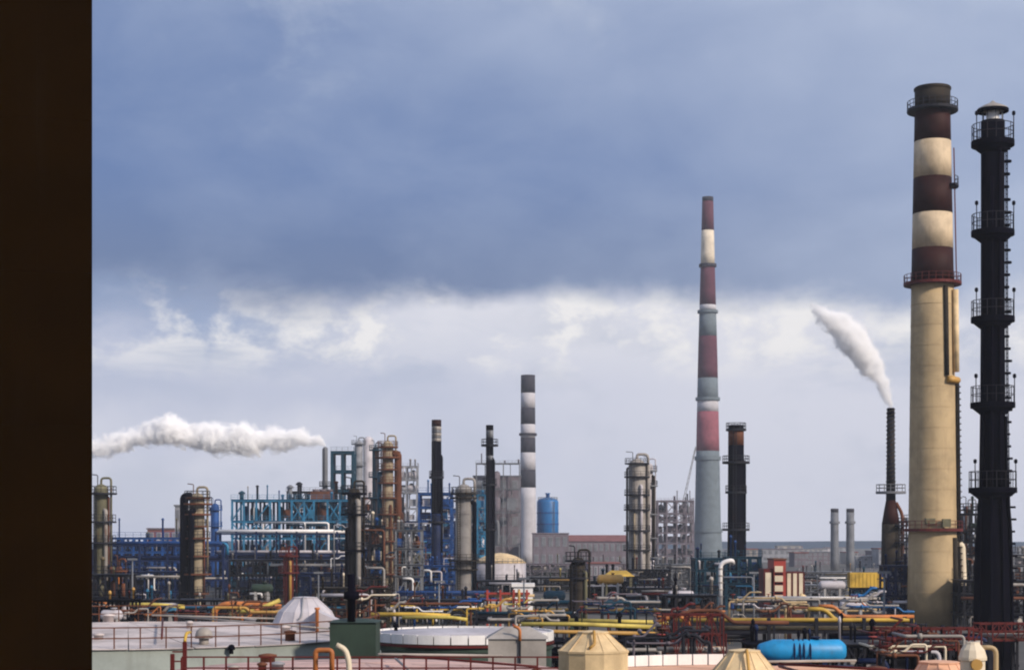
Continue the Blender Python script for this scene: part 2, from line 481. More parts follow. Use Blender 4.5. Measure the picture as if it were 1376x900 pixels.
def bw_(a, b): return b - a
def frame(x0, x1, Y, ytop, label, m, levels=4, nx=4, depth=8.0, name='process_unit', cat='process unit', fill=(), brace=0.4, w=0.35, decks=True,
          railm=None, seed=1, ybot=None, fillp=0.7, pipesm=(), group=None, zbot=0.0, rail=True):
    """open steel structure with equipment and piping built into it"""
    rnd = random.Random(seed); u = U(Y)
    xa, xb = X(x0, Y), X(x1, Y); W = xb - xa; zt = Z(ytop, Y)
    t = thing(name, label, cat, ((xa + xb) / 2, Y, 0), group)
    jit = W / (nx - 1) * (.22 if fill else 0)
    xs = [-W / 2 + W * i / (nx - 1) + (rnd.uniform(-jit, jit) if 0 < i < nx - 1 else 0) for i in range(nx)]; ys = (0.0, depth * .5, depth)
    zs = [zbot + (zt - zbot) * (k + 1 + (rnd.uniform(-.18, .18) if fill and k < levels - 1 else 0)) / levels for k in range(levels)]
    for x in xs:
        for y in ys: MB().box((x, y, zt / 2), (w, w, zt)).build('post', m, t)
    for z in zs:
        for y in ys:
            for a, b in zip(xs, xs[1:]):
                MB().box(((a + b) / 2, y, z - w / 2), (b - a - w - .004, w * .8, w)).build('beam', m, t)
        for x in xs:
            for y in (depth * .25, depth * .75): MB().box((x, y, z - w / 2), (w * .8, depth * .5 - w - .004, w)).build('cross_beam', m, t)
        if decks:
            d = MB().box((0, depth / 2, z + .05), (W + .8, depth + .8, .09)).build('deck', m, t)
            if rail:
                rl = MB(); A = (-W / 2 - .3, -.3, z + .1); B = (W / 2 + .3, -.3, z + .1); C = (W / 2 + .3, depth + .3, z + .1)
                rl.railing(A, B, 1.1, 1.8, .07); rl.railing(B, C, 1.1, 1.8, .07)
                rl.build('railing', railm or m, d)
    if fill:
        for _ in range(nx):      # vents, stubs and short columns standing on the top deck
            hh = rnd.choice((.8, 1.2, 1.8, 2.6, 3.6)) * w / .4; rr = rnd.uniform(.10, .32) * w / .4; x_ = rnd.uniform(-W / 2, W / 2); y_ = depth * rnd.random()
            MB().lathe([(rr, zt + .1), (rr, zt + hh), (rr * 1.5, zt + hh + .03), (rr * 1.4, zt + hh + .3), (rr * .5, zt + hh + .5)], 9, (x_, y_, 0)).build('vent', rnd.choice(list(fill) + [m]), t)
    prev = zbot
    for z in zs:
        for a, b in zip(xs, xs[1:]):
            if rnd.random() < brace:
                MB().bar((a, -.02, prev), (b, -.02, z - w), w * .55).build('brace', m, t)
                if rnd.random() < .5: MB().bar((b, -.14, prev), (a, -.14, z - w), w * .55).build('brace', m, t)
            for row in ((.22, .72) if fill else ()):
                if rnd.random() > fillp: continue
                fm = rnd.choice(fill); hgt = z - prev; bw = b - a; k = rnd.random(); cx = (a + b) / 2 + rnd.uniform(-.1, .1) * bw; cyy = depth * (row + rnd.uniform(0, .1))
                if k < .3:
                    r = min(bw * .3, hgt * .28, 1.8); L = bw * .8
                    MB().lathe([(r * .3, -L / 2 - r * .5), (r * .8, -L / 2 - r * .25), (r, -L / 2), (r, L / 2), (r * .8, L / 2 + r * .25), (r * .3, L / 2 + r * .5)], 14, (cx, cyy, prev + r + .35), 'x').build('drum', fm, t)
                    for sx in (-.3, .3): MB().box((cx + L * sx, cyy, prev + .25), (.3, r * 1.4, .4)).build('saddle', m, t)
                elif k < .62:
                    r = min(bw * .26, 1.6); h = hgt * rnd.uniform(.55, .8)
                    MB().lathe([(r * .9, prev + .1), (r, prev + .4), (r, prev + h * .8), (r * .75, prev + h * .94), (r * .2, prev + h)], 14, (cx, cyy, 0)).build('vessel', fm, t)
                else:
                    MB().box((cx, cyy, prev + hgt * .34), (bw * rnd.uniform(.5, .8), depth * .3, hgt * rnd.uniform(.35, .6))).build('housing', fm, t)
            if fill and rnd.random() < .75:
                px_ = a + (b - a) * rnd.uniform(.15, .85); yy = depth * rnd.choice((-.03, .12, .48)); rr = rnd.uniform(.09, .2) * (w / .35)
                MB().tube([(px_, yy, prev + .12), (px_, yy, z - w - .1), (px_ + rnd.uniform(-.4, .4) * bw_(a, b), yy, z - w - .12)], rr, 7).build('pipe', rnd.choice(list(pipesm) + [m, fill[0]]), t)
        prev = z
    for i in range(len(pipesm)):
        pm = pipesm[i]; z = rnd.choice(zs) - rnd.uniform(.4, 1.2); a, b = sorted(rnd.sample(range(nx), 2)) if nx > 2 else (0, 1)
        r = rnd.uniform(.12, .26); yy = -.35 - .3 * rnd.random(); z2 = max(.6, z - rnd.uniform(2, 9))
        MB().tube([(xs[a] - .6, yy, z), (xs[b] + .3, yy, z), (xs[b] + .3, yy, z2), (xs[b] + .3, depth * .5, z2)], r, 8).build('pipe', pm, t)
    return t

def pipe_rack(x0, x1, Y, tiers, label, m, step=6.0, depth=4.0, name='pipe_rack', cat='pipe rack', w=0.3, group=None, seed=2):
    """tiers: [(py of the pipes, [(material, radius), ...])]; pipes run across the picture on bents"""
    rnd = random.Random(seed); xa, xb = X(x0, Y), X(x1, Y); W = xb - xa
    t = thing(name, label, cat, ((xa + xb) / 2, Y, 0), group)
    n = max(2, int(round(W / step)) + 1); zt = max(Z(p, Y) for p, _ in tiers) + .4
    for i in range(n):
        x = -W / 2 + W * i / (n - 1)
        for y in (0, depth): MB().box((x, y, zt / 2), (w, w, zt)).build('post', m, t)
        for p, _ in tiers: MB().box((x, depth / 2, Z(p, Y) - .18), (w * .8, depth - w - .004, w)).build('bent_beam', m, t)
    for p, ps in tiers:
        z = Z(p, Y)
        for j, (pm, r) in enumerate(ps):
            y = depth * (j + .6) / (len(ps) + .3); e0, e1 = rnd.uniform(-.4, .8), rnd.uniform(-.4, .8)
            pts = [(-W / 2 - e0, y, z + r), (W / 2 + e1, y, z + r)]
            if rnd.random() < .35: pts.append((W / 2 + e1, y, z + r - rnd.uniform(1.5, 3)))
            MB().tube(pts, r, 10).build('pipe', pm, t)
        for y in (0, depth): MB().box((0, y, z - .19), (W + .3, w * .5, w * .8)).build('stringer', m, t)
    return t

def hbox(t, name, m, c, s): return MB().box(c, s).build(name, m, t)

def building(x0, x1, Y, ytop, label, wallm, roofm, depth=14.0, floors=3, bays=6, name='plant_building', cat='building', winm='window_glass', pitched=0.0, framem='white', winscale=.5, group=None):
    xa, xb = X(x0, Y), X(x1, Y); W = xb - xa; zt = Z(ytop, Y)
    t = thing(name, label, cat, ((xa + xb) / 2, Y, 0), group)
    MB().box((0, depth / 2, zt / 2), (W, depth, zt)).build('wall', wallm, t)
    if pitched:
        mb = MB(); b = 0; o = .5
        mb.v += [(-W / 2 - o, -o, zt), (W / 2 + o, -o, zt), (W / 2 + o, depth + o, zt), (-W / 2 - o, depth + o, zt), (-W / 2 - o, depth / 2, zt + pitched), (W / 2 + o, depth / 2, zt + pitched)]
        for q in ((0, 1, 5, 4), (2, 3, 4, 5), (3, 0, 4), (1, 2, 5), (3, 2, 1, 0)): mb.face(q)
        mb.build('roof', roofm, t)
    else:
        MB().box((0, depth / 2, zt + .25), (W + .6, depth + .6, .5)).build('roof', roofm, t)
    if floors:
        fh = zt / floors; bw = W / bays
        for k in range(floors):
            for i in range(bays):
                x = -W / 2 + bw * (i + .5); z = fh * (k + .55)
                f = MB().box((x, -.06, z), (bw * winscale + .25, .16, fh * winscale + .25)).build('window', framem, t)
                MB().box((x, -.11, z), (bw * winscale, .12, fh * winscale)).build('pane', winm, f)
    return t

def tank(cx, cy_, r, z, label, wallm, roofm, rise=0.6, name='storage_tank', cat='storage tank', railm='rust', rail=True, seg=96, girders=2, railposts=60, plates=0):
    t = thing(name, label, cat, (cx, cy_, 0))
    MB().lathe([(r, 0), (r, z)], seg).build('wall', wallm, t)
    if plates:      # roof laid as separate overlapping plates
        for k in range(plates):
            a0 = 2 * PI * k / plates; a1 = 2 * PI * (k + 1) / plates - .004
            for (ra, rb) in ((r * .02, r * .5), (r * .503, r + .12)):
                mb = MB(); S = 4; dz = .012 * (k % 2)
                zf = lambda q: z + .03 + rise * (1 - q / r) + dz
                for q, lift in ((ra, 0), (rb, 0), (rb, .04), (ra, .04)):
                    for s in range(S + 1):
                        a = a0 + (a1 - a0) * s / S; mb.v.append((q * math.cos(a), q * math.sin(a), zf(q) + lift))
                n = S + 1
                for i in range(4):
                    j = (i + 1) % 4
                    for s in range(S): mb.face((i * n + s, j * n + s, j * n + s + 1, i * n + s + 1))
                mb.face((0, n, 2 * n, 3 * n)); mb.face((3 * n + S, 2 * n + S, n + S, S))
                mb.build('roof_plate', roofm, t)
    else:
        MB().lathe([(r + .12, z + .03), (r + .12, z + .1), (r * .5, z + .1 + rise * .5), (0, z + .1 + rise)], seg).build('roof', roofm, t)
    for k in range(girders):
        zz = z * (k + 1) / (girders + .35); MB().ring(r - .02, r + .14, zz - .12, zz, seg).build('wind_girder', wallm, t)
    if rail:
        MB().railing_ring(r + .02, z + .08, 1.1, railposts, .06).build('railing', railm, t)
    return t

def hood(px, Y, ybase, ytop, wpx, label, m, handlem='ochre', name='vent_hood', cat='vent hood', top=.42, sh=.55, handle=True, seg=12, hx=0.0, convex=0.0):
    """plated steel hood over a roof opening: upright skirt, conical crown, flanged lid, seam strips"""
    u = U(Y); r = wpx * u / 2; z0, z1 = Z(ybase, Y), Z(ytop, Y); h = z1 - z0
    t = thing(name, label, cat, (X(px, Y), Y, z0))
    k = 1 / math.cos(PI / seg); hm = h * (sh + 1) / 2; rm = r * ((top + 1) / 2 + convex)
    MB().lathe([(r * k, 0), (r * k, h * sh)], seg, a0=PI / seg, smooth=False).build('skirt', m, t)
    MB().lathe([(r * k * .998, h * sh + .003), (rm * k, hm), (r * k * top, h)], seg, a0=PI / seg, smooth=False).build('crown_plate', m, t)
    MB().lathe([(r * k * 1.04, 0), (r * k * 1.04, .1)], seg, a0=PI / seg, smooth=False).build('flange', m, t)
    MB().lathe([(r * k * top * 1.06, h + .002), (r * k * top * 1.06, h + .05), (r * top * .4, h + .09)], seg, a0=PI / seg, smooth=False).build('lid', m, t)
    for i in range(seg):
        a = PI / seg + 2 * PI * i / seg; c, d = math.cos(a), math.sin(a); R1, R2, R3 = r * k * 1.0, rm * k * 1.0, r * k * top
        MB().bar((R1 * c, R1 * d, h * sh), (R2 * c, R2 * d, hm), .035).bar((R2 * c, R2 * d, hm), (R3 * c, R3 * d, h), .035).build('seam_strip', m, t)
    MB().ring(r * .99, r * k + .03, h * sh - .04, h * sh + .03, seg, a0=PI / seg, a1=PI / seg + 2 * PI).build('seam_ring', m, t)
    if handle:
        y = -r * top
        MB().tube([(hx, y, h + .06), (hx, y - .16, h + .10), (hx, -(r + rm) * .5 * k, (hm + h * sh) * .5 + .12), (hx - .18, -(r + rm) * .5 * k - .05, (hm + h * sh) * .5)], .05, 8).build('handle', handlem, t)
    return t

# ================================================================== NEAR: brown tower added for the dark strip at the left image edge
def brown_tower():  # stands in for a flat dark strip in the image, likely its border
    Y = 45.0; a = math.atan2(564, F)
    xr = X(124, Y)
    t = thing('strip_tower', 'dark brown windowless tower added for the dark strip along the left image edge', 'tower', (xr, Y, 0), rz=a)
    W, D, Ht = 7.0, 6.0, 36.0
    MB().box((-W / 2, D / 2 + .05, Ht / 2), (W - .1, D, Ht)).build('wall', 'umber_joint', t)
    for i in range(5):
        for k in range(9):
            MB().box((-W * (i + .5) / 5, .03, Ht * (k + .5) / 9), (W / 5 - .006, .06, Ht / 9 - .006)).build('cladding_panel', 'umber_cladding', t)
    MB().box((-W / 2, D / 2, Ht + .15), (W + .2, D + .2, .3)).build('coping', 'umber_cladding', t)
brown_tower()

# ================================================================== NEAR: storage tanks
TA = (X(172, 104.0), 104.0, 15.2, 13 - 5.75)
ta_ = tank(*TA[:3], TA[3], 'wide pale storage tank with white plated roof beside the brown tower', 'pale_green', 'roof_white', 0.7, plates=28, railposts=72)
TC = (X(622, 127.4), 127.4, 6.6, 13 - 6.98)
tc_ = tank(*TC[:3], TC[3], 'dark green tank with bright white panels round its rim', 'green', 'lilac', 0.35, rail=False, girders=2)
for k in range(34):     # insulation panels round the rim
    a0 = 2 * PI * k / 34
    MB().ring(TC[2] + .02, TC[2] + .16, TC[3] - .42, TC[3] + .24, 3, a0=a0, a1=a0 + 2 * PI / 34 - .014).build('rim_panel', 'white', tc_)
MB().ring(TC[2] + .02, TC[2] + .20, TC[3] - .66, TC[3] - .48, 80).build('rim_girder', 'dark_red', tc_)
TB = (X(490, 77.8), 77.8, 9.0, 13 - 6.1)
tb_ = tank(*TB[:3], TB[3], 'low tank with pinkish plated roof behind the rust red gangway railing', 'green', 'roof_pink', 0.45, rail=False, plates=24)
TD = (X(1000, 66.0), 66.0, 7.5, 13 - 5.45)
td_ = tank(*TD[:3], TD[3], 'low tank with salmon roof under the cream hoods at the bottom', 'beige', 'roof_salmon', 0.3, rail=False, plates=20)
for k in range(11):
    a0 = R(84 + k * 5.2)
    MB().ring(TD[2] - .05, TD[2] + .07, TD[3] + .1, TD[3] + .55, 3, a0=a0, a1=a0 + R(4.7)).build('rim_panel', 'white', td_)

def roof_fittings(tk, seed, n, rise, r, z):
    rnd = random.Random(seed)
    for k in range(n):
        a, q = rnd.uniform(0, 6.28), r * math.sqrt(rnd.uniform(.1, .85)); zz = z + .08 + rise * (1 - q / r); rr = rnd.uniform(.18, .38); h = rnd.uniform(.15, .45)
        MB().lathe([(rr, zz - .1), (rr, zz + h), (rr * 1.25, zz + h), (rr * 1.25, zz + h + .08), (rr * .3, zz + h + .14)], 12, (q * math.cos(a), q * math.sin(a), 0)).build('manhole', rnd.choice(('stone', 'rust', 'grey', 'roof_white')), tk)
    for k in range(3):
        a, q = R(-70 + 55 * k), r * .9
        MB().tube([(q * math.cos(a), q * math.sin(a), z + .5), (r * .2 * math.cos(a + .6), r * .2 * math.sin(a + .6), z + .35 + rise)], .06, 6).build('foam_pipe', rnd.choice(('dark_red', 'stone')), tk)
roof_fittings(ta_, 1, 12, .7, TA[2], TA[3]); roof_fittings(tb_, 2, 6, .45, TB[2], TB[3]); roof_fittings(td_, 3, 3, .3, TD[2], TD[3])

# gangway with rust-red railing in front of the pink roof
def gangway():
    Y = 67.0; xa, xb = X(244, Y), X(752, Y); W = xb - xa; zd = 13 - 5.85
    t = thing('gangway', 'raised gangway with rust red railing in front of the pink roof', 'walkway', ((xa + xb) / 2, Y, 0))
    MB().box((0, .5, zd - .06), (W, 1.1, .12)).build('deck', 'rust', t)
    for i in range(18):
        x = -W / 2 + W * i / 17
        MB().box((x, 0, zd + .62), (.07, .07, 1.24)).build('rail_post', 'dark_red', t)
    for z in (.42, .84, 1.27): MB().bar((-W / 2, 0.0, zd + z), (W / 2, 0.0, zd + z), .055).build('handrail', 'dark_red', t)
    for i in range(6):
        x = -W / 2 + .4 + (W - .8) * i / 5
        MB().box((x, .5, (zd - .13) / 2), (.2, .2, zd - .13)).build('leg', 'rust', t)
gangway()

def ladder_mast(px, Y, ytop, label, m, w=.5):
    t = thing('access_ladder', label, 'ladder', (X(px, Y), Y, 0)); zt = Z(ytop, Y)
    for s in (-1, 1): MB().box((s * w / 2, 0, zt / 2 - (.25 if s < 0 else 0)), (.16, .16, zt - (.5 if s < 0 else 0))).build('stile', m, t)
    n = int(zt / .4)
    rg = MB()
    for k in range(n): rg.bar((-w / 2, 0, .3 + k * .4), (w / 2, 0, .3 + k * .4), .06)
    rg.build('rungs', m, t)
    MB().tube([(w / 2, 0, zt), (w / 2, .3, zt + .35), (w / 2, 1.2, zt + .35)], .07, 6).build('grab_rail', 'yellow', t)
ladder_mast(240, 72, 862, 'dark red access ladder standing between the two left tanks', 'dark_red', .52)

# hoods
hood(410, 106, 858, 803, 86, 'lilac white faceted hood on the far side of the plated roof', 'lilac', 'grey', top=.36, sh=.36, convex=.12)
def side_hood():
    Y = 104.0; t = thing('hatch_cover', 'white sloping hatch cover with an orange post beside the lilac hood', 'hatch', (X(442, Y), Y, Z(858, Y)))
    mb = MB(); w, d, h0, h1 = 1.5, 1.6, 1.1, 1.75
    mb.v += [(-w / 2, -d / 2, 0), (w / 2, -d / 2, 0), (w / 2, d / 2, 0), (-w / 2, d / 2, 0), (-w / 2, -d / 2, h1), (w / 2, -d / 2, h0), (w / 2, d / 2, h0), (-w / 2, d / 2, h1)]
    for q in ((3, 2, 1, 0), (4, 5, 6, 7), (0, 1, 5, 4), (1, 2, 6, 5), (2, 3, 7, 6), (3, 0, 4, 7)): mb.face(q)
    mb.build('cover', 'lilac', t)
    MB().lathe([(.10, -.2), (.10, 1.8), (.16, 1.84), (.16, 1.95)], 10, (-.6, -d / 2 - .2, 0)).build('post', 'orange', t)
side_hood()
hood(797, 58, 935, 850, 92, 'large cream faceted hood with a bent handle, tallest in front', 'cream', top=.42, sh=.72)
hood(1000, 55, 952, 875, 132, 'wide cream hood in front of the bright blue drum', 'cream', top=.30, sh=.28, hx=.0)
hood(1262, 62, 925, 890, 70, 'pale orange low hood below the red truss', 'roof_salmon', top=.7, sh=.5, handle=False)
def valve_hood():
    Y = 60.0; u = U(Y); t = thing('vent_stack', 'cream capped vent with a bent pipe beside the black stack foot', 'vent', (X(1307, Y), Y, Z(935, Y)))
    h = Z(862, Y) - Z(935, Y)
    MB().lathe([(.44, -2.0), (.44, h * .66), (.50, h * .67), (.50, h * .72), (.42, h * .86), (.26, h * .96), (.24, h)], 12, smooth=False).build('cap', 'pale_cream', t)
    MB().lathe([(.2, -.08), (.2, .08)], 12, (0, -.5, h * .6), 'y').build('valve_wheel', 'ochre', t)
    MB().tube([(.3, 0, h * .9), (.82, 0, h * .9), (.82, 0, -2.0)], .085, 10, .25).build('pipe', 'lagging', t)
valve_hood()
def cabin(px, Y, ytop, w, label, m, roofm, peak=.7, d=3.0):
    t = thing('instrument_shelter', label, 'shelter', (X(px, Y), Y, 0)); W = w * U(Y); zt = Z(ytop, Y)
    MB().box((0, d / 2, zt / 2), (W, d, zt)).build('wall', m, t)
    mb = MB(); o = .12
    mb.v += [(-W / 2 - o, -o, zt), (W / 2 + o, -o, zt), (W / 2 + o, d + o, zt), (-W / 2 - o, d + o, zt), (-W * .22, d * .35, zt + peak), (W * .22, d * .35, zt + peak), (W * .22, d * .65, zt + peak), (-W * .22, d * .65, zt + peak)]
    for q in ((3, 2, 1, 0), (0, 1, 5, 4), (1, 2, 6, 5), (2, 3, 7, 6), (3, 0, 4, 7), (4, 5, 6, 7)): mb.face(q)
    mb.build('roof', roofm, t)
    return t, W, zt
t, W, zt = cabin(695, 98, 858, 78, 'grey shelter with hipped roof between the green tank and the cream hood', 'stone', 'stone', .62)
MB().box((.15, -.06, zt - .9), (.12, .1, 1.9)).build('downpipe', 'dark_steel', t)
MB().tube([(.15, -.1, zt - .1), (.15, -.1, zt + .6), (-.2, -.1, zt + .75)], .09, 8).build('valve', 'orange', t)
t, W, zt = cabin(474, 92, 836, 62, 'dark green hut between the plated roof and the white panelled tank', 'green', 'green', .15)
MB().lathe([(.22, 0), (.22, 1.2), (.42, 1.25), (.42, 1.6), (.2, 1.7), (.2, 2.6)], 10, (-.1, .3, zt)).build('roof_vent', 'black', t)

def small_vent(px, Y, ybase, wpx, hpx, label, m, name='roof_vent'):
    u = U(Y); r = wpx * u / 2; h = hpx * u
    t = thing(name, label, 'vent', (X(px, Y), Y, Z(ybase, Y)))
    MB().lathe([(r * .55, 0), (r * .55, h * .45)], 14).build('neck', m, t)
    MB().lathe([(r, h * .42), (r, h * .55), (r * .85, h * .8), (r * .5, h * .95), (0, h)], 14).build('cap', m, t)
small_vent(274, 92, 868, 24, 26, 'grey mushroom vent on the near rim of the plated roof', 'stone')
small_vent(311, 91, 878, 10, 13, 'small black vent at the rim of the plated roof', 'black')
small_vent(172, 108, 852, 10, 13, 'small black vent near the brown tower on the plated roof', 'black')
small_vent(532, 121, 847, 9, 10, 'small black vent on the lilac roof of the green tank', 'black')
def goosenecks():
    Y = 66.0
    z = Z(873, Y)
    o = MB().tube([(X(424, Y), Y, 7.0), (X(424, Y), Y, z), (X(446, Y), Y, z), (X(446, Y), Y, 7.3)], .10, 10, .15).build('loop_pipe', 'orange')
    tag(o, 'orange loop of pipe standing at the gangway railing', 'pipe')
    Y = 65.2
    o = MB().tube([(X(470, Y), Y, 6.0), (X(469, Y), Y, Z(888, Y)), (X(464, Y), Y, Z(872, Y)), (X(452, Y), Y, Z(866, Y))], .11, 10, .4).build('gooseneck_pipe', 'pale_cream')
    tag(o, 'cream gooseneck pipe curving up beside the orange loop', 'pipe')
goosenecks()

# ================================================================== NEAR RIGHT: pipes, drum, red truss
pipe_rack(905, 1225, 150, [(846, [('lagging', .17), ('ochre', .16), ('stone', .15)]), (836, [('yellow', .17), ('ochre', .17)])],
          'pipe rack with ochre pipes passing above the bright blue drum', 'dark_steel', step=4.5, depth=2.6, seed=4)
def dogleg(px_list, Y, r, m, label, legs=(), name='pipe_line'):
    pts = [(X(a, Y) - X(px_list[0][0], Y), 0, Z(b, Y)) for a, b in px_list]
    t = thing(name, label, 'pipe', (X(px_list[0][0], Y), Y, 0))
    MB().tube(pts, r, 12, r * 2.5).build('pipe', m, t)
    for (a, b) in legs:
        MB().box((X(a, Y) - X(px_list[0][0], Y), .0, (Z(b, Y) - r) / 2), (.16, .16, Z(b, Y) - r)).build('support', 'dark_steel', t)
dogleg([(1086, 818), (1108, 818), (1124, 834), (1228, 834)], 158, .20, 'yellow', 'yellow pipe with a sloping dogleg running towards the cream chimney', [(1092, 818), (1150, 834), (1205, 834)])
dogleg([(1100, 814), (1120, 814), (1134, 828), (1228, 828)], 162, .18, 'orange', 'orange pipe with a sloping dogleg above the yellow one', [(1106, 814), (1160, 828), (1215, 828)])
dogleg([(900, 830), (930, 820), (966, 820), (985, 836), (1060, 836)], 146, .16, 'rust', 'rusty pipe humping over the dark steelwork left of the red and cream block', [(930, 820), (964, 820), (1040, 836)])
dogleg([(880, 836), (912, 826), (930, 840)], 149, .16, 'orange', 'short orange pipe dropping over the dark red trestle', [(912, 826)])
dogleg([(700, 838), (775, 838), (880, 842)], 160, .20, 'lime_yellow', 'long lime yellow pipe behind the big cream hood', [(712, 838), (760, 838), (820, 840), (870, 842)])
dogleg([(690, 848), (740, 848), (885, 851)], 152, .17, 'ochre', 'ochre pipe below the long lime yellow one', [(720, 848), (800, 849), (870, 851)])
dogleg([(175, 812), (205, 812), (248, 815)], 215, .26, 'lime_yellow', 'lime yellow pipe left of the dark banded column foot', [(182, 812), (240, 815)])
dogleg([(284, 826), (298, 811), (345, 811), (378, 815)], 225, .34, 'orange', 'fat orange pipe rising left of the lilac hood', [(300, 811), (352, 811)])
dogleg([(318, 822), (345, 819), (376, 806)], 212, .26, 'lime_yellow', 'lime yellow pipe sloping up behind the lilac hood', [(330, 821), (368, 809)])
dogleg([(498, 825), (560, 825), (605, 827)], 205, .26, 'yellow', 'yellow pipe behind the white panelled rim', [(505, 825), (552, 825), (600, 827)])
dogleg([(540, 829), (606, 829), (628, 832)], 190, .2, 'lime_yellow', 'lime yellow pipe just above the lilac tank roof', [(548, 829), (620, 832)])
dogleg([(765, 833), (905, 836)], 185, .22, 'lime_yellow', 'straight lime yellow pipe right of the small dark column', [(790, 833), (880, 836)])

def bundle(x0, x1, Y, y0, y1, label, cols, n, seed, rmin=.10, rmax=.22):
    """a tangle of small lines rising, running and dropping between two pixel heights"""
    rnd = random.Random(seed); xa, xb = X(x0, Y), X(x1, Y); W = xb - xa
    t = thing('pipe_bundle', label, 'pipes', ((xa + xb) / 2, Y, 0))
    for k in range(n):
        a, b = sorted((rnd.uniform(-W / 2, W / 2), rnd.uniform(-W / 2, W / 2)))
        if b - a < W * .25: b = a + W * .3
        y = k * .55; z = Z(rnd.uniform(y0, y1), Y); z2 = z - rnd.uniform(.5, 2.2); r = rnd.uniform(rmin, rmax); m = rnd.choice(cols)
        mid = (a + b) / 2 + rnd.uniform(-.2, .2) * (b - a); o = rnd.choice((0, .5, .9, -.5))
        e1, e2 = rnd.random(), rnd.random(); r *= .8
        pts = [(a, y, .3) if e1 < .3 else (a, y + 3.5, z), (a, y, z), (mid, y, z)]
        if o: pts += [(mid + abs(o), y, z + o)]
        pts += [(b, y, z + o), (b, y, .2) if e2 < .3 else (b, y + 3.5, z + o)]
        MB().tube(pts, r, 9, r * 2.2).build('pipe', m, t)
        v = MB().lathe([(r * 1.9, -.12), (r * 1.9, .12)], 10, (mid - .6, y, z), 'x'); v.build('flange', m, t)
        if rnd.random() < .6:
            MB().lathe([(r * .5, 0), (r * .5, .5), (.3, .52), (.3, .58)], 10, (mid - 1.1, y, z + r)).build('valve', rnd.choice(('rust', 'dark_steel', 'red')), t)
    return t
bundle(135, 215, 200, 815, 832, 'tangle of rusty and pale pipes at the tank edge beside the brown tower', ['rust', 'orange', 'lilac', 'black', 'stone'], 8, 301)
bundle(215, 300, 196, 822, 834, 'dark pipe tangle in front of the black piped column foot', ['black', 'dark_steel', 'stone', 'dark_red'], 8, 302)
bundle(284, 372, 190, 812, 832, 'orange and red pipe tangle left of the lilac hood', ['orange', 'red', 'ochre', 'olive', 'rust'], 9, 303)
bundle(455, 535, 205, 790, 828, 'rusty pipe tangle at the foot of the dark slim column', ['rust', 'dark_red', 'black', 'stone', 'pale_cream'], 10, 304)
bundle(520, 650, 222, 795, 828, 'blue and yellow pipe tangle behind the white panelled rim', ['navy', 'blue', 'yellow', 'rust', 'white'], 12, 305)
bundle(650, 770, 190, 805, 838, 'teal and lime pipe tangle behind the grey hipped shelter', ['teal', 'lime_yellow', 'stone', 'dark_steel', 'ochre'], 11, 306)
bundle(770, 900, 210, 805, 830, 'teal and violet pipe tangle above the straight lime yellow pipe', ['teal', 'purple_wall', 'navy', 'stone', 'dark_red'], 12, 307)
bundle(880, 985, 170, 818, 850, 'rust and orange pipe tangle round the dark red trestle', ['rust', 'orange', 'dark_red', 'black', 'stone'], 12, 308, .08, .17)
bundle(985, 1110, 205, 800, 828, 'pale and rusty pipe tangle in front of the red framed block', ['stone', 'lilac', 'rust', 'lagging', 'dark_steel'], 11, 309)
bundle(1120, 1225, 200, 800, 826, 'blue grey pipe tangle below the yellow container', ['lilac', 'navy', 'orange', 'tank_blue', 'stone'], 10, 310)
bundle(1180, 1320, 112, 852, 884, 'dark red and cream pipe tangle hanging under the truss bridge', ['dark_red', 'stone', 'pale_cream', 'black', 'rust'], 11, 311, .06, .14)
bundle(840, 960, 118, 852, 872, 'black and violet pipe tangle behind the white rim panels', ['black', 'dark_steel', 'purple_wall', 'rust'], 9, 312, .07, .15)
bundle(540, 640, 350, 720, 790, 'tall tangle of blue and violet lines between the ringed stack and the stone column', ['blue', 'lilac', 'purple_wall', 'cyan', 'rust'], 12, 313)
bundle(440, 520, 330, 705, 780, 'tall tangle of rusty and silver lines left of the tall beige column', ['rust', 'silver', 'stone', 'teal', 'white'], 12, 314)

def blue_drum():
    Y = 108.0; u = U(Y); L = 118 * u; r = 15.5 * u; zc = Z(874, Y); x = X(1077, Y)
    s = thing('drum_platform', 'dark steel platform carrying the bright blue drum', 'platform', (x, Y, 0))
    MB().box((0, 0, zc - r - .35), (L + 1.2, 2.6, .16)).build('deck', 'navy', s)
    for i in range(4):
        for y in (-1.1, 1.1): MB().box((-L / 2 - .3 + (L + .6) * i / 3, y, (zc - r - .44) / 2), (.2, .2, zc - r - .44)).build('leg', 'dark_steel', s)
    t = thing('pressure_drum', 'bright blue horizontal drum with pointed ends on a dark platform', 'drum', (x, Y, zc - r - .27))
    e = L / 2
    MB().lathe([(r * .45, -e), (r * .62, -e + .1), (r, -e + r * 1.35), (r, e - r * .5), (r * .8, e - .18), (r * .55, e)], 28, (0, 0, r + .27), 'x').build('shell', 'bright_blue', t)
    for xx in (-e * .5, e * .5): MB().box((xx, 0, .16), (.3, r * 1.5, .32)).build('saddle', 'navy', t)
    for xx in (-.55, -.2, .05, .45):
        MB().tube([(xx, -r * 1.05, -.2), (xx, -r * 1.05, r * 1.75), (xx, -.1, r * 2.4)], .055, 8).build('sight_pipe', 'navy', t)
    MB().lathe([(.22, r * 2.2), (.22, r * 2.5), (.3, r * 2.5), (.3, r * 2.62)], 12, (.9, 0, 0)).build('nozzle', 'navy', t)
blue_drum()

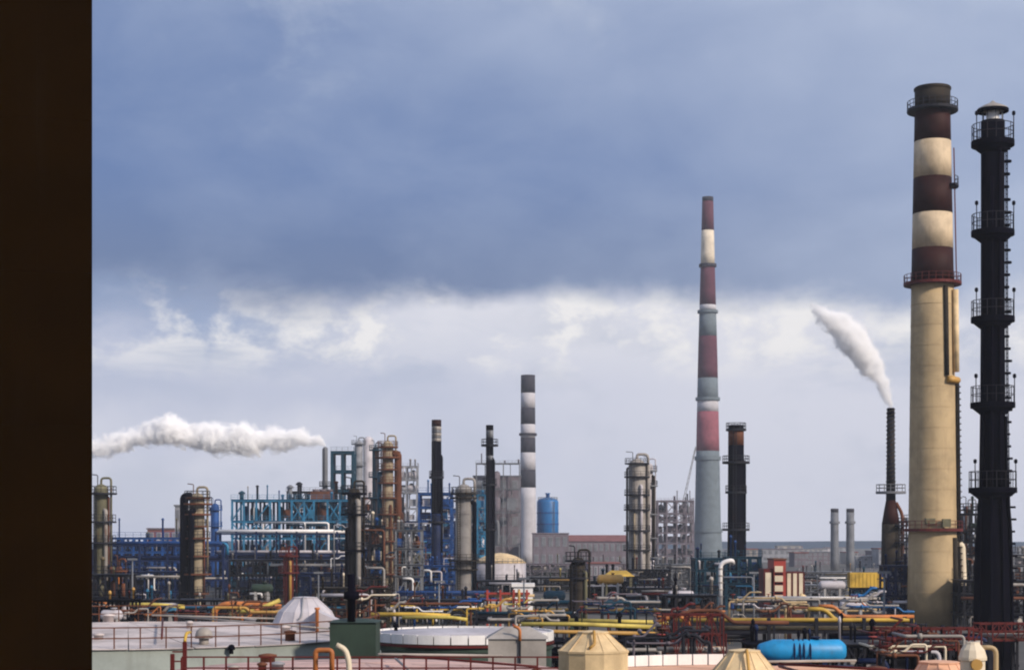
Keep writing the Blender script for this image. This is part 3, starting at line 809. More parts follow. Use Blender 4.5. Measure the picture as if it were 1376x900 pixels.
def red_truss(x0, x1, Y, yt, yb, label, m='dark_red', bays=8):
    xa, xb = X(x0, Y), X(x1, Y); W = xb - xa; z1, z0 = Z(yt, Y), Z(yb, Y); d = 1.8
    t = thing('truss_bridge', label, 'truss bridge', ((xa + xb) / 2, Y, 0))
    for y in (0, d):
        for z in (z0, (z0 + z1) / 2, z1): MB().box((0, y, z), (W, .12, .14)).build('chord', m, t)
        for i in range(bays + 1):
            x = -W / 2 + W * i / bays
            MB().box((x, y + (.13 if y else -.13), (z0 + z1) / 2), (.11, .11, z1 - z0 + .2)).build('upright', m, t)
            if i < bays:
                a, b = (z0, z1) if i % 2 else (z1, z0)
                MB().bar((x, y + (.20 if y else -.20), a), (x + W / bays, y + (.20 if y else -.20), b), .08).build('diagonal', m, t)
    MB().box((0, d / 2, z0 + .12), (W, d - .15, .08)).build('deck', 'rust', t)
    for i, pm in enumerate(('stone', 'lagging', 'dark_red')):
        MB().tube([(-W / 2 - .5, .4 + .45 * i, z0 + .45), (W / 2 + .2, .4 + .45 * i, z0 + .45)], .16, 10).build('pipe', pm, t)
    for x in (-W / 2 + .3, 0, W / 2 - .3):
        for y in (0.25, d - .25): MB().box((x, y, (z0 - .08) / 2), (.2, .2, z0 - .08)).build('leg', 'dark_steel', t)
red_truss(1182, 1318, 118, 845, 872, 'dark red truss bridge crossing in front of the cream chimney foot')
red_truss(893, 972, 128, 826, 880, 'dark red trestle left of the bright blue drum', bays=5)
red_truss(1316, 1420, 150, 838, 860, 'dark red truss continuing behind the black stack', bays=6)

# ================================================================== right: cream banded chimney and black stack
def big_chimney():
    Y = 260.0; u = U(Y)
    t, rad = chimney(1253, Y, [(118, 47), (150, 47), (380, 56), (700, 63), (840, 67)],
        [(118, 146, 'soot'), (146, 191, 'brown_band'), (191, 240, 'pale_band'), (240, 288, 'brown_band'), (288, 335, 'pale_band'), (335, 380, 'brown_band'), (380, None, 'chimney_cream')],
        'tall cream chimney with dark brown bands near the right edge', seg=48, rings=[(119, .12, .3, 'soot')])
    for py, w, m in ((147, 1.15, 'dark_steel'), (380, 1.15, 'dark_red'), (710, .95, 'dark_red')):
        z = Z(py, Y); d = platform(t, rad(z), z, w, m, m, 26, 1.15, .42, .075)
    for py in (250,):
        z = Z(py, Y); r = rad(z)
        MB().ring(r - .05, r + 1.0, z - .3, z, 8, a0=R(-45), a1=R(15)).build('rest_platform', 'dark_steel', t)
        MB().railing_ring(r + .95, z, 1.1, 5, .07, R(-45), R(15)).build('railing', 'dark_steel', t)
    def on(a, z, d): return ((rad(z) + d) * math.cos(R(a)), (rad(z) + d) * math.sin(R(a)), z)
    for k in range(1, 16):      # lift joints of the concrete shaft
        z = Z(383, Y) - (Z(383, Y) - 2.0) * k / 16
        MB().ring(rad(z) - .05, rad(z) + .035, z - .06, z + .06, 48).build('lift_joint', 'chimney_cream', t)
    # pale tube and dark tube beside it, from the upper platform down to an elbow, then ladder and pipe lower down
    z1, z2 = Z(383, Y), Z(512, Y)
    MB().tube([on(-36, z1 - 1, .45), on(-36, z2 + 1.2, .45)], .46, 18).build('pale_tube', 'cream', t)
    MB().tube([on(-68, z1 - .5, .14), on(-66, z2 + .6, .14)], .36, 8).build('dark_tube', 'soot', t)
    MB().tube([on(-66, z2, .2), on(-48, z2, .5), on(-24, z2, .4)], .52, 12).build('duct_elbow', 'ochre', t)
    z3 = Z(842, Y)
    ca = MB()
    for k in range(40):
        z = z2 - (z2 - z3) * k / 40.0
        p = on(-14, z, .35); ca.ring(.42, .50, z - .09, z + .09, 8, (p[0], p[1]))
    ca.build('ladder_cage', 'soot', t)['kind'] = 'stuff'
    MB().tube([on(-10, z3, .30), on(-10, z2, .30)], .34, 8).build('conduit', 'black', t)
    MB().ladder(on(-14, z3, .3), on(-14, z2, .3), .6, .12, (.25, .97, 0), .6).build('ladder', 'soot', t)
    a1 = Z(200, Y)
    MB().ladder(on(-8, z1, .4), on(-8, a1, .4), .7, .13, (.3, .95, 0), .7).build('ladder', 'dark_red', t)
    z4 = Z(722, Y)
    MB().tube([on(-42, z4, .10), on(-42, 1, .15)], .45, 10).build('dark_tube', 'soot', t)
    MB().tube([(rad(z4) * .8, -.6, z4 - 1), (rad(z4) + .7, -.6, z4 - 1), (rad(z4) + 1.05, -.6, 3.0), (rad(z4) + 2.0, -.6, 1.2)], .55, 12).build('downcomer', 'pale_cream', t)
    MB().box((1.0, -rad(3) - .6, Z(700, Y) - .3), (1.2, .8, 1.2)).build('cabinet', 'olive', t)
    MB().box((-1.2, -rad(3) + .3, Z(703, Y) + .3), (1.4, .8, .9)).build('cabinet', 'olive', t)
big_chimney()

def black_stack():
    Y = 165.0; u = U(Y)
    t, rad = chimney(1334, Y, [(163, 31), (300, 31), (480, 32), (650, 35), (692, 45), (790, 50), (906, 52)], [(163, 655, 'black'), (655, None, 'black')],
        'tall black stack with five railed platforms at the right edge', name='flue_stack', cat='stack', seg=32)
    for py in (190, 310, 426, 541, 655):
        z = Z(py, Y); r = rad(z)
        platform(t, r, z, .92 if py < 650 else .98, 'black', 'dark_steel', 15, 1.55, .5, .06, cone=.7)
        for a in (205, 335):
            ca, sa = math.cos(R(a)), math.sin(R(a)); q = r + .85
            l = MB().tube([(ca * q, sa * q, z), (ca * q, sa * q, z + 2.3)], .05, 6).build('lamp_pole', 'dark_steel', t)
            MB().lathe([(.1, z + 2.3), (.17, z + 2.38), (.17, z + 2.62), (.08, z + 2.72)], 10, (ca * q, sa * q, 0)).build('floodlight', 'black', l)
    zc = Z(163, Y)
    MB().lathe([(.62, zc - .4), (.62, zc + .95)], 16).build('tip_drum', 'white', t)
    for k in range(8):
        a = 2 * PI * k / 8
        MB().bar((.98 * math.cos(a), .98 * math.sin(a), zc - .1), (.98 * math.cos(a), .98 * math.sin(a), zc + 1.0), .07).build('cap_strut', 'mid_grey', t)
    MB().lathe([(1.42, zc + .98), (1.42, zc + 1.22), (.9, zc + 1.5), (.3, zc + 1.75), (.1, zc + 1.95)], 24).build('rain_cap', 'stone', t)
    MB().ring(1.1, 1.5, zc + .86, zc + 1.12, 24).build('cap_rim', 'black', t)
    zs = [Z(p, Y) for p in (190, 310, 426, 541, 655, 900)]
    for a, b in zip(zs, zs[1:]):
        mb = MB(); n = int((a - b) / 1.1)
        for k in range(n):
            z = b + (a - b) * (k + .4) / n; q = rad(z) + .18 + .12 * math.sin(z * 1.3)
            mb.ring(.30, .37, z - .10, z + .10, 8, (q, -.15))
        mb.build('ladder_cage', 'black', t)['kind'] = 'stuff'
        MB().ladder((rad(b) + .2, -.1, b), (rad(a) + .2, -.1, a), .5, .08, (0, 1, 0), .4).build('ladder', 'black', t)
    for a, rr, p0, p1 in ((250, .16, 906, 240), (285, .12, 906, 200), (215, .13, 906, 420), (320, .15, 906, 560)):
        pts = []
        for k in range(8):
            z = Z(p0 + (p1 - p0) * k / 7, Y); q = rad(z) + rr * 1.05; pts.append((q * math.cos(R(a)), q * math.sin(R(a)), z))
        MB().tube(pts, rr, 8).build('riser_pipe', 'black', t)
black_stack()

# ================================================================== far chimneys
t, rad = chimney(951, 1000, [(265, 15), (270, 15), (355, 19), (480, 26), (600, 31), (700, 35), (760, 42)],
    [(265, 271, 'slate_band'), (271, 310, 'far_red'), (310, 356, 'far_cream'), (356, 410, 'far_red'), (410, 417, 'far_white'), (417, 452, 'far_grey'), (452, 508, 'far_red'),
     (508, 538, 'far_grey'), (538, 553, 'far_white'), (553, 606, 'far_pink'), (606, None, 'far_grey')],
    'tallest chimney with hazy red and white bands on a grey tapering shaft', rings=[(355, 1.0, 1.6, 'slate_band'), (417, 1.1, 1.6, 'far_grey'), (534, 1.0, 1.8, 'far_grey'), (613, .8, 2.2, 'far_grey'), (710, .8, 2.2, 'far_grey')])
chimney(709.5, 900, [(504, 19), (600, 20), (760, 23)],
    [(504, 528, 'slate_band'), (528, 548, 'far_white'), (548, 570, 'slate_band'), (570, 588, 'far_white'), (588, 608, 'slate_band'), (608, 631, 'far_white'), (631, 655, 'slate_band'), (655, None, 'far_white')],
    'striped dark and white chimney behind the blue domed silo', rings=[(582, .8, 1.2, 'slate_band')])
for px, l in ((1121.5, 'left one of two plain grey stacks standing together in the distance'), (1142.5, 'right one of two plain grey stacks standing together in the distance')):
    chimney(px, 700, [(683, 10.5), (780, 11.5)], [(683, 688, 'slate_band'), (688, None, 'mid_grey')], l, name='grey_stack', cat='stack', group='pair of distant grey stacks', rings=[(700, .5, 1, 'mid_grey')])

# ================================================================== mid black stacks
def mid_stack(px, w, Y, ytop, label, bands, plats=(), wbase=None):
    ys = [ytop] + [b[1] for b in bands]
    t, rad = chimney(px, Y, [(ytop, w), (725, w * 1.08), (850, wbase or w * 1.3)], bands, label, name='flue_stack', cat='stack', seg=20)
    for py, o in plats:
        z = Z(py, Y); platform(t, rad(z), z, o, 'dark_steel', 'dark_steel', 10, 1.1, .4, .1)
    z = Z(ytop, Y)
    MB().ladder((-rad(1) * .3, -rad(1) - .3, 1), (-rad(z) * .3, -rad(z) - .3, z - 1), .6, .1).build('ladder', 'dark_steel', t)
    MB().tube([(rad(1) * .9, -.5, 2), (rad(z) + .15, -.5, z * .8), (rad(z) * .5, -.2, z * .82)], .22, 8).build('riser_pipe', 'black', t)
    return t
mid_stack(586.5, 13, 350, 564, 'black stack with two pale rings under its rim', [(564, 573, 'brown_band'), (573, 578, 'stone'), (578, 582, 'mid_grey'), (582, 586, 'stone'), (586, 589, 'mid_grey'), (589, 593, 'stone'), (593, 690, 'black'), (690, None, 'navy')], [(640, .5), (700, .7)])
mid_stack(658, 10, 360, 571, 'thin black stack with a small platform near the tip', [(571, 578, 'black'), (578, 588, 'mid_grey'), (588, 612, 'black'), (612, 618, 'mid_grey'), (618, None, 'black')], [(597, 1.0), (650, .7), (710, .6)])
mid_stack(989, 21, 330, 571, 'thick black stack with rusty head in front of the tall hazy chimney', [(571, 576, 'black'), (576, 598, 'rust'), (598, None, 'black')], [(576, .45), (620, 1.1), (660, .5), (710, 1.0)])

def flare():
    Y = 300.0; u = U(Y)
    t, rad = chimney(1197, Y, [(548, 10), (655, 11), (672, 13), (702, 24), (760, 26), (830, 28)], [(548, 560, 'black'), (560, 672, 'dark_steel'), (672, 704, 'brown_band'), (704, None, 'soot')],
        'dark flare stack sending white smoke left of the cream chimney', name='flare_stack', cat='stack', seg=20)
    za, zb = Z(550, Y), Z(652, Y)
    for ph in (0, PI):
        pts = []
        for k in range(60):
            z = zb + (za - zb) * k / 59; a = ph + k * .95; q = rad(z) + .07
            pts.append((q * math.cos(a), q * math.sin(a), z))
        MB().tube(pts, .11, 6, .05).build('helical_strake', 'soot', t)
    z = Z(660, Y); platform(t, .7, z, 1.9, 'mid_grey', 'mid_grey', 14, 1.2, .4, .1)
    for py in (705, 727, 752, 778):
        z = Z(py, Y); r = rad(z)
        d = MB().ring(r - .05, r + 1.4, z - .3, z, 10, a0=R(-75), a1=R(35)).build('rest_platform', 'dark_steel', t)
        MB().railing_ring(r + 1.35, z, 1.1, 6, .09, R(-75), R(35)).build('railing', 'dark_steel', d)
    MB().ladder((rad(Z(750, Y)) * .8, -rad(Z(750, Y)) - .2, 0), (rad(Z(750, Y)) * .8, -rad(Z(750, Y)) - .2, Z(700, Y)), .7, .12).build('ladder', 'dark_steel', t)
    MB().tube([(1.9, -.5, 0), (1.9, -.5, Z(690, Y)), (.8, -.5, Z(675, Y))], .3, 8).build('gas_pipe', 'rust', t)
flare()

# ================================================================== process columns
PIPES1 = [(-50, .35, .05, .8, 'stone'), (-120, .22, .1, .6, 'dark_steel'), (-20, .2, .02, .9, 'rust')]
column(136, 19, 290, 650, 'olive column with wide platforms next to the brown tower', 'olive', [(662, 1.3), (700, 1.2), (728, 1.2), (770, 1.1)], pipes=PIPES1, deckm='dark_steel')
column(265, 20, 300, 662, 'beige column with black pipes up its left side and rusty head', 'beige', [(668, .9), (676, 1.2), (690, 1.0), (706, .6), (722, .9), (746, .7), (770, 1.1), (796, .7)], pipes=[(200, .75, .0, .97, 'black'), (250, .55, .0, .85, 'black'), (-30, .2, .05, .7, 'rust')], deckm='rust')  # black risers stand along the left side
column(476, 17, 260, 655, 'dark slim column in front of the long blue frame', 'soot', [(662, .9), (690, 1.0), (738, 1.1), (785, 1.3)], pipes=[(-60, .4, 0, .9, 'stone'), (-140, .3, 0, .7, 'black')], deckm='black')
column(521, 15, 350, 592, 'tall beige column with rusty platforms on its right side', 'beige', [(600, .9), (614, 1.4), (630, .9), (648, .9), (668, .7), (690, .9), (708, .7), (726, .9), (748, .8), (770, 1.0), (792, .8)], pipes=[(0, .75, .0, .92, 'rust'), (200, .45, 0, .8, 'teal'), (-60, .25, .1, .6, 'rust')], deckm='rust', railm='rust')
column(623, 22, 330, 650, 'stone grey column with dark platform collar beside the thin black stack', 'stone', [(662, .8), (668, 1.0), (752, 1.3), (764, 1.1)], pipes=[(-15, .45, .05, .85, 'black'), (-120, .25, 0, .9, 'stone')], deckm='soot', railm='soot')
column(777, 19, 240, 748, 'squat dark column in front of the lilac long building', 'soot', [(752, .8), (775, .5)], pipes=[(-40, .25, 0, .8, 'olive'), (220, .25, 0, .9, 'soot')])
column(856, 23, 400, 616, 'grey column with many stepped platforms standing near the tall hazy chimney', 'stone', [(622, .8), (640, .9), (664, .9), (684, 1.0), (712, 1.0), (738, 1.1)], pipes=[(10, .5, .0, .95, 'stone'), (-70, .35, .05, .8, 'lilac'), (180, .25, 0, .93, 'soot'), (-110, .25, .1, .6, 'beige')], deckm='dark_steel')
column(872, 11, 404, 622, 'thin pale column strapped close to the stepped platform column', 'lilac', [(632, .9), (652, 1.0), (690, .9), (722, 1.0), (748, 1.0)], pipes=[(-40, .3, 0, .9, 'soot')], deckm='mid_grey')
column(482, 11, 560, 592, 'hazy slim tower right of the dark teal frame tower', 'grey', [(596, 1.0), (625, .9), (650, .9)], deckm='mid_grey', railm='mid_grey')
column(495, 14, 620, 586, 'smooth pale silver column between the frame tower and the beige column', 'lilac', [], ladder=False, davit=False, rings=2, topnozzle=False, name='smooth_column')
column(289, 11, 470, 676, 'blue slender column rising behind the black piped beige one', 'blue', [(684, .8), (706, .8)], deckm='blue', railm='blue')
column(437, 7, 480, 600, 'grey stack trailing white smoke to the left', 'mid_grey', [(652, .9)], name='smoking_stack', cat='stack', topnozzle=False, davit=False, rings=3)
column(505, 9, 430, 600, 'dark slim tower just left of the tall beige column', 'dark_steel', [(604, .8), (640, .9), (668, 1.0), (700, 1.0)], deckm='teal', railm='teal')
column(160, 9, 250, 760, 'short orange headed column beside the olive one', 'rust', [(765, .8)], pipes=[(-90, .2, 0, .8, 'orange')], deckm='rust')
column(388, 13, 300, 742, 'dark red column in front of the white piped rack', 'dark_red', [(746, .8), (768, .9)], pipes=[(-70, .25, 0, .85, 'ochre')], deckm='dark_red', railm='dark_red')
column(1368, 14, 380, 740, 'dark grey column at the far right edge beyond the black stack', 'mid_grey', [(748, 1.0), (775, 1.0)])
column(1301, 12, 330, 678, 'grey column partly hidden between chimney and black stack', 'grey', [(684, 1.2), (712, 1.2), (752, 1.2)], deckm='dark_steel')

# ================================================================== process units (open frames full of plant)
CY = ['cyan', 'blue', 'teal', 'lilac', 'dark_steel', 'rust', 'stone']
MIX = ['stone', 'rust', 'dark_steel', 'silver', 'blue', 'olive']
frame(312, 472, 430, 671, 'long cyan blue steel frame with a white pipe under its top tier', 'cyan', levels=5, nx=11, depth=14, fill=CY + ['teal', 'navy'], seed=11, w=.5, brace=.35, pipesm=['white', 'teal', 'silver', 'lilac', 'blue'])
frame(150, 250, 390, 722, 'low dark blue frame between the olive and the black piped columns', 'blue', levels=4, nx=8, depth=12, fill=['navy', 'blue', 'dark_steel', 'stone', 'rust', 'black', 'olive'], seed=12, w=.45, pipesm=['stone', 'navy', 'lilac', 'blue'])
frame(446, 474, 490, 606, 'dark teal frame tower with open floors beside the smoking stack', 'teal', levels=7, nx=3, depth=7, fill=[], seed=13, w=.75, brace=.0)
frame(536, 560, 640, 626, 'hazy lilac grey frame right of the tall beige column', 'grey', levels=8, nx=3, depth=8, fill=['lilac', 'grey', 'stone'], seed=14, w=.5, fillp=.9)
frame(563, 606, 400, 662, 'tall blue frame around the foot of the pale ringed black stack', 'blue', levels=7, nx=4, depth=10, fill=['cyan', 'blue', 'tank_blue', 'lilac', 'navy'], seed=15, w=.45, fillp=.95, pipesm=['lilac', 'cyan', 'navy', 'silver'])
frame(632, 652, 470, 664, 'narrow cyan frame left of the thin black stack', 'cyan', levels=7, nx=3, depth=8, fill=['cyan', 'lilac', 'silver'], seed=16, w=.4, fillp=.9)
frame(884, 932, 860, 672, 'hazy grey skeleton frame left of the tallest chimney', 'purple_wall', levels=6, nx=5, depth=16, fill=['mid_grey', 'purple_wall', 'dark_steel'], seed=17, w=.7, fillp=.55, brace=.4)
frame(936, 976, 345, 750, 'teal blue frame left of the thick black stack foot', 'teal', levels=4, nx=4, depth=9, fill=['teal', 'navy', 'cyan', 'dark_steel'], seed=18, w=.4, fillp=.9, pipesm=['navy', 'lilac'])
frame(976, 1022, 318, 748, 'dark teal frame wrapped round the thick black stack foot', 'teal', levels=4, nx=4, depth=3.5, fill=['teal', 'navy', 'blue'], seed=19, w=.4, fillp=.95, pipesm=['silver', 'cyan', 'teal'])
frame(846, 900, 380, 765, 'purple grey pipework frame under the stepped platform column', 'dark_steel', levels=4, nx=5, depth=5, fill=['navy', 'stone', 'dark_red', 'lilac'], seed=20, w=.35, fillp=.9, pipesm=['dark_red', 'lilac', 'navy', 'stone'])
frame(484, 514, 300, 706, 'dark red brown equipment frame left of the tall beige column foot', 'dark_steel', levels=5, nx=3, depth=5, fill=['rust', 'pale_cream', 'stone', 'blue'], seed=21, w=.32, fillp=.9, pipesm=['rust', 'stone', 'white'])
frame(532, 566, 310, 712, 'mixed grey equipment frame right of the tall beige column foot', 'mid_grey', levels=5, nx=4, depth=5, fill=['stone', 'lilac', 'blue', 'rust', 'olive'], seed=22, w=.32, fillp=.9, pipesm=['rust', 'teal', 'white'])
frame(1150, 1186, 290, 790, 'teal box frame under the yellow container', 'teal', levels=3, nx=4, depth=5, fill=['blue', 'teal', 'navy'], seed=23, w=.35, fillp=1, decks=True, rail=False)
frame(1204, 1222, 320, 700, 'dark landing tower joined to the flare stack', 'dark_steel', levels=6, nx=2, depth=5, fill=['stone', 'lilac'], seed=24, w=.3, fillp=.5)
frame(1292, 1316, 300, 690, 'dark pipe tower between cream chimney and black stack', 'dark_steel', levels=7, nx=3, depth=5, fill=['rust', 'grey', 'green'], seed=25, w=.3, fillp=.8, pipesm=['rust', 'stone'])
frame(1362, 1420, 300, 745, 'grey equipment frame cut by the right picture edge', 'mid_grey', levels=5, nx=4, depth=6, fill=['stone', 'rust', 'lilac'], seed=26, w=.35, fillp=.9, pipesm=['rust', 'stone'])
frame(126, 170, 232, 772, 'dark rusty frame with small vessels below the olive column', 'dark_steel', levels=3, nx=4, depth=5, fill=['rust', 'black', 'stone', 'olive'], seed=27, w=.3, fillp=.9, pipesm=['orange', 'stone'])
frame(405, 470, 330, 770, 'dark blue grey frame behind the lilac hood', 'navy', levels=4, nx=6, depth=6, fill=['dark_steel', 'navy', 'stone', 'rust'], seed=28, w=.3, fillp=.85, pipesm=['rust', 'stone', 'navy'])

# second and third rows behind and between
frame(124, 310, 480, 738, 'dark navy frame row standing behind the low blue frame', 'navy', levels=4, nx=12, depth=14, fill=['navy', 'dark_steel', 'blue', 'stone', 'dark_red'], seed=61, w=.45, fillp=.8, pipesm=['stone', 'lilac', 'navy', 'white'])
frame(290, 476, 372, 752, 'dark ground level plant frame below the white piped rack', 'dark_steel', levels=3, nx=13, depth=10, fill=['navy', 'dark_steel', 'black', 'stone', 'teal', 'rust'], seed=62, w=.35, fillp=.9, pipesm=['lilac', 'stone', 'white', 'rust', 'navy', 'stone'])
frame(150, 262, 330, 768, 'black blue pump frame in front of the low blue frame', 'navy', levels=2, nx=9, depth=8, fill=['navy', 'black', 'dark_steel', 'stone'], seed=63, w=.32, fillp=.9, pipesm=['stone', 'lilac', 'cyan', 'white'])
frame(500, 660, 520, 700, 'hazy violet and blue frame row behind the pale ringed stack', 'navy', levels=6, nx=10, depth=12, fill=['purple_wall', 'blue', 'lilac', 'grey', 'cyan'], seed=64, w=.45, fillp=.85, pipesm=['lilac', 'silver', 'cyan'])
frame(556, 612, 340, 760, 'deep blue low frame at the foot of the pale ringed stack', 'blue', levels=3, nx=6, depth=6, fill=['blue', 'navy', 'tank_blue', 'soot'], seed=65, w=.32, fillp=.95, pipesm=['white', 'navy', 'lilac'])
frame(636, 700, 345, 780, 'low mixed frame in front of the shallow cream dome', 'dark_steel', levels=2, nx=6, depth=6, fill=['stone', 'soot', 'lilac', 'teal'], seed=66, w=.3, fillp=.9, pipesm=['red', 'lilac'])
frame(700, 790, 430, 776, 'low greenish frame below the lower lilac hall', 'dark_steel', levels=2, nx=8, depth=8, fill=['olive', 'green', 'stone', 'teal', 'lime_yellow'], seed=67, w=.3, fillp=.85, pipesm=['ochre', 'stone'])
frame(790, 850, 350, 782, 'black teal frame right of the squat dark column', 'black', levels=2, nx=6, depth=8, fill=['teal', 'black', 'green', 'stone'], seed=68, w=.35, fillp=.95, pipesm=['cyan', 'lilac'])
frame(846, 902, 300, 790, 'violet low frame in front of the stepped platform column', 'dark_steel', levels=2, nx=6, depth=5, fill=['navy', 'purple_wall', 'teal', 'dark_red'], seed=69, w=.3, fillp=.95, pipesm=['dark_red', 'lilac', 'stone'])
frame(880, 940, 420, 758, 'grey violet frame between the stepped column and the teal blue frame', 'mid_grey', levels=4, nx=6, depth=8, fill=['stone', 'purple_wall', 'lilac', 'dark_steel'], seed=70, w=.32, fillp=.9, pipesm=['lilac', 'stone'])
frame(896, 962, 215, 800, 'dark skeleton of pipes behind the rusty humped pipe', 'dark_steel', levels=2, nx=6, depth=6, fill=['dark_steel', 'stone', 'rust', 'black'], seed=71, w=.28, fillp=.9, pipesm=['lilac', 'rust', 'stone'])
frame(1080, 1150, 380, 786, 'low grey frame at the foot of the white drum', 'mid_grey', levels=2, nx=7, depth=7, fill=['stone', 'lilac', 'dark_steel', 'lime_yellow'], seed=72, w=.28, fillp=.8, pipesm=['lilac', 'yellow'])
frame(1194, 1226, 262, 760, 'navy blue frame wedged between yellow container and cream chimney', 'navy', levels=4, nx=4, depth=6, fill=['navy', 'blue', 'dark_steel', 'lilac'], seed=73, w=.3, fillp=.9, pipesm=['lilac', 'rust'])
frame(1296, 1376, 250, 780, 'dark green and black frame behind the black stack foot', 'dark_steel', levels=3, nx=6, depth=6, fill=['green', 'black', 'rust', 'stone'], seed=74, w=.3, fillp=.9, pipesm=['stone', 'rust'])
frame(1140, 1320, 128, 866, 'dark navy plant frame under the red truss bridge', 'dark_steel', levels=2, nx=9, depth=5, fill=['navy', 'black', 'dark_steel', 'stone', 'lilac'], seed=75, w=.22, fillp=.95, rail=False, pipesm=['stone', 'lilac', 'navy'])
frame(1010, 1150, 138, 866, 'black plant frame behind the bright blue drum', 'black', levels=2, nx=8, depth=5, fill=['navy', 'black', 'dark_steel'], seed=76, w=.22, fillp=.95, rail=False, pipesm=['stone', 'navy'])  # black steel with navy and dark fill
frame(740, 900, 165, 862, 'dark plant frame under the ochre pipe behind the big cream hood', 'black', levels=2, nx=10, depth=6, fill=['black', 'dark_steel', 'purple_wall', 'green'], seed=77, w=.25, fillp=.95, rail=False, pipesm=['rust', 'stone'])
frame(126, 178, 205, 806, 'small dark frame at the tank edge beside the brown tower', 'black', levels=2, nx=4, depth=4, fill=['black', 'lilac', 'dark_red', 'ochre'], seed=78, w=.22, fillp=.9, pipesm=['orange', 'lilac'])
frame(178, 300, 250, 806, 'low dark frame of pumps behind the lime yellow pipe', 'dark_steel', levels=2, nx=9, depth=5, fill=['black', 'navy', 'cyan', 'stone'], seed=79, w=.25, fillp=.9, pipesm=['lilac', 'stone'])
frame(300, 372, 236, 812, 'low olive and black frame under the fat orange pipe', 'soot', levels=2, nx=6, depth=5, fill=['olive', 'black', 'green', 'rust'], seed=80, w=.25, fillp=.95, pipesm=['orange', 'ochre'])
frame(424, 520, 240, 790, 'dark red and black frame between the hatch cover and the beige column', 'soot', levels=3, nx=8, depth=5, fill=['dark_red', 'black', 'stone', 'soot', 'pale_cream'], seed=81, w=.25, fillp=.9, pipesm=['rust', 'lilac', 'stone'])
frame(500, 650, 262, 806, 'low blue and rust frame behind the yellow pipe', 'dark_steel', levels=2, nx=12, depth=5, fill=['navy', 'blue', 'rust', 'stone', 'white'], seed=82, w=.25, fillp=.9, pipesm=['white', 'lilac', 'yellow'])
frame(1084, 1190, 560, 768, 'low pale frame row between the white drum and the two grey stacks', 'mid_grey', levels=2, nx=12, depth=10, fill=['stone', 'lilac', 'purple_wall', 'dark_steel', 'ochre', 'teal'], seed=84, w=.35, fillp=.9, pipesm=['lilac', 'white', 'yellow', 'stone'])
frame(1020, 1100, 450, 776, 'low dark frame row behind the red framed block', 'dark_steel', levels=2, nx=8, depth=8, fill=['stone', 'dark_red', 'dark_steel', 'lilac'], seed=85, w=.3, fillp=.9, pipesm=['lilac', 'rust'])
frame(690, 850, 620, 757, 'violet grey frame row at the foot of the long lilac building', 'purple_wall', levels=2, nx=14, depth=8, fill=['purple_wall', 'mid_grey', 'stone', 'olive'], seed=86, w=.35, fillp=.85, pipesm=['lilac', 'stone'])
frame(584, 642, 590, 672, 'hazy violet frame row between the ringed stack and the thin black stack', 'purple_wall', levels=5, nx=6, depth=8, fill=['purple_wall', 'blue', 'mid_grey', 'cyan', 'lilac'], seed=87, w=.42, fillp=.9, pipesm=['lilac', 'cyan', 'rust'])
frame(486, 540, 500, 668, 'rusty violet frame row behind the tall beige column', 'dark_steel', levels=6, nx=5, depth=8, fill=['rust', 'purple_wall', 'stone', 'blue', 'teal'], seed=88, w=.4, fillp=.9, pipesm=['lilac', 'white', 'rust'])
frame(386, 470, 520, 660, 'dark roof plant frame row behind the top of the cyan frame', 'dark_steel', levels=6, nx=8, depth=8, fill=['rust', 'mid_grey', 'teal', 'purple_wall'], seed=89, w=.4, fillp=.5, brace=.2)
# the far town between the frames and the hills
rt = random.Random(90); seen = set()
for k in range(26):
    Y = rt.uniform(700, 1800); w = rt.uniform(14, 34); x0 = rt.uniform(985, 1215) if k < 19 else rt.uniform(1290, 1400)
    wm, rm, nf, nb = rt.choice(['purple_wall', 'grey', 'lilac', 'concrete', 'stone']), rt.choice(['mid_grey', 'brick_roof', 'purple_wall']), rt.choice((2, 3)), rt.choice((3, 4, 5))
    while (wm, rm, nf, nb) in seen: wm, nb = rt.choice(['purple_wall', 'grey', 'lilac', 'concrete', 'stone']), rt.choice((3, 4, 5))
    seen.add((wm, rm, nf, nb))
    building(x0, x0 + w, Y, rt.uniform(737, 746) if Y < 1200 else rt.uniform(733, 739), 'far town block with %s walls, %s roof and %s rows of %s windows' % ({'purple_wall': 'violet', 'stone': 'sandy', 'concrete': 'drab'}.get(wm, wm), {'mid_grey': 'slate', 'brick_roof': 'red', 'purple_wall': 'violet'}[rm], {2: 'two', 3: 'three'}[nf], {3: 'three', 4: 'four', 5: 'five'}[nb]), wm, rm,
             depth=16, floors=nf, bays=nb, framem='grey', winm='mid_grey', name='town_block', group='low blocks of the far town')

# long racks across the middle distance
pipe_rack(290, 480, 400, [(716, [('white', .45), ('white', .3)]), (743, [('lilac', .35), ('navy', .3), ('blue', .3)]), (750, [('navy', .5), ('navy', .35)])], 'tall navy pipe rack with white pipes along its top below the cyan frame', 'navy', step=5, depth=6, seed=31, w=.4)
pipe_rack(150, 300, 350, [(732, [('blue', .4), ('cyan', .3), ('navy', .35)]), (752, [('navy', .45), ('stone', .25)]), (778, [('stone', .2), ('navy', .3)])], 'blue pipe rack with a pale streak crossing behind the black piped column', 'navy', step=6, depth=5, seed=32, w=.4)
pipe_rack(535, 655, 285, [(798, [('blue', .25), ('navy', .3), ('white', .16)]), (810, [('navy', .25), ('ochre', .2)])], 'dark blue rack low behind the yellow pipes', 'navy', step=4, depth=4, seed=33)
pipe_rack(720, 900, 270, [(812, [('teal', .35), ('silver', .2), ('lime_yellow', .2)]), (822, [('ochre', .2), ('yellow', .25)])], 'low rack with teal and yellow pipes below the lilac building', 'dark_steel', step=5, depth=4, seed=34)
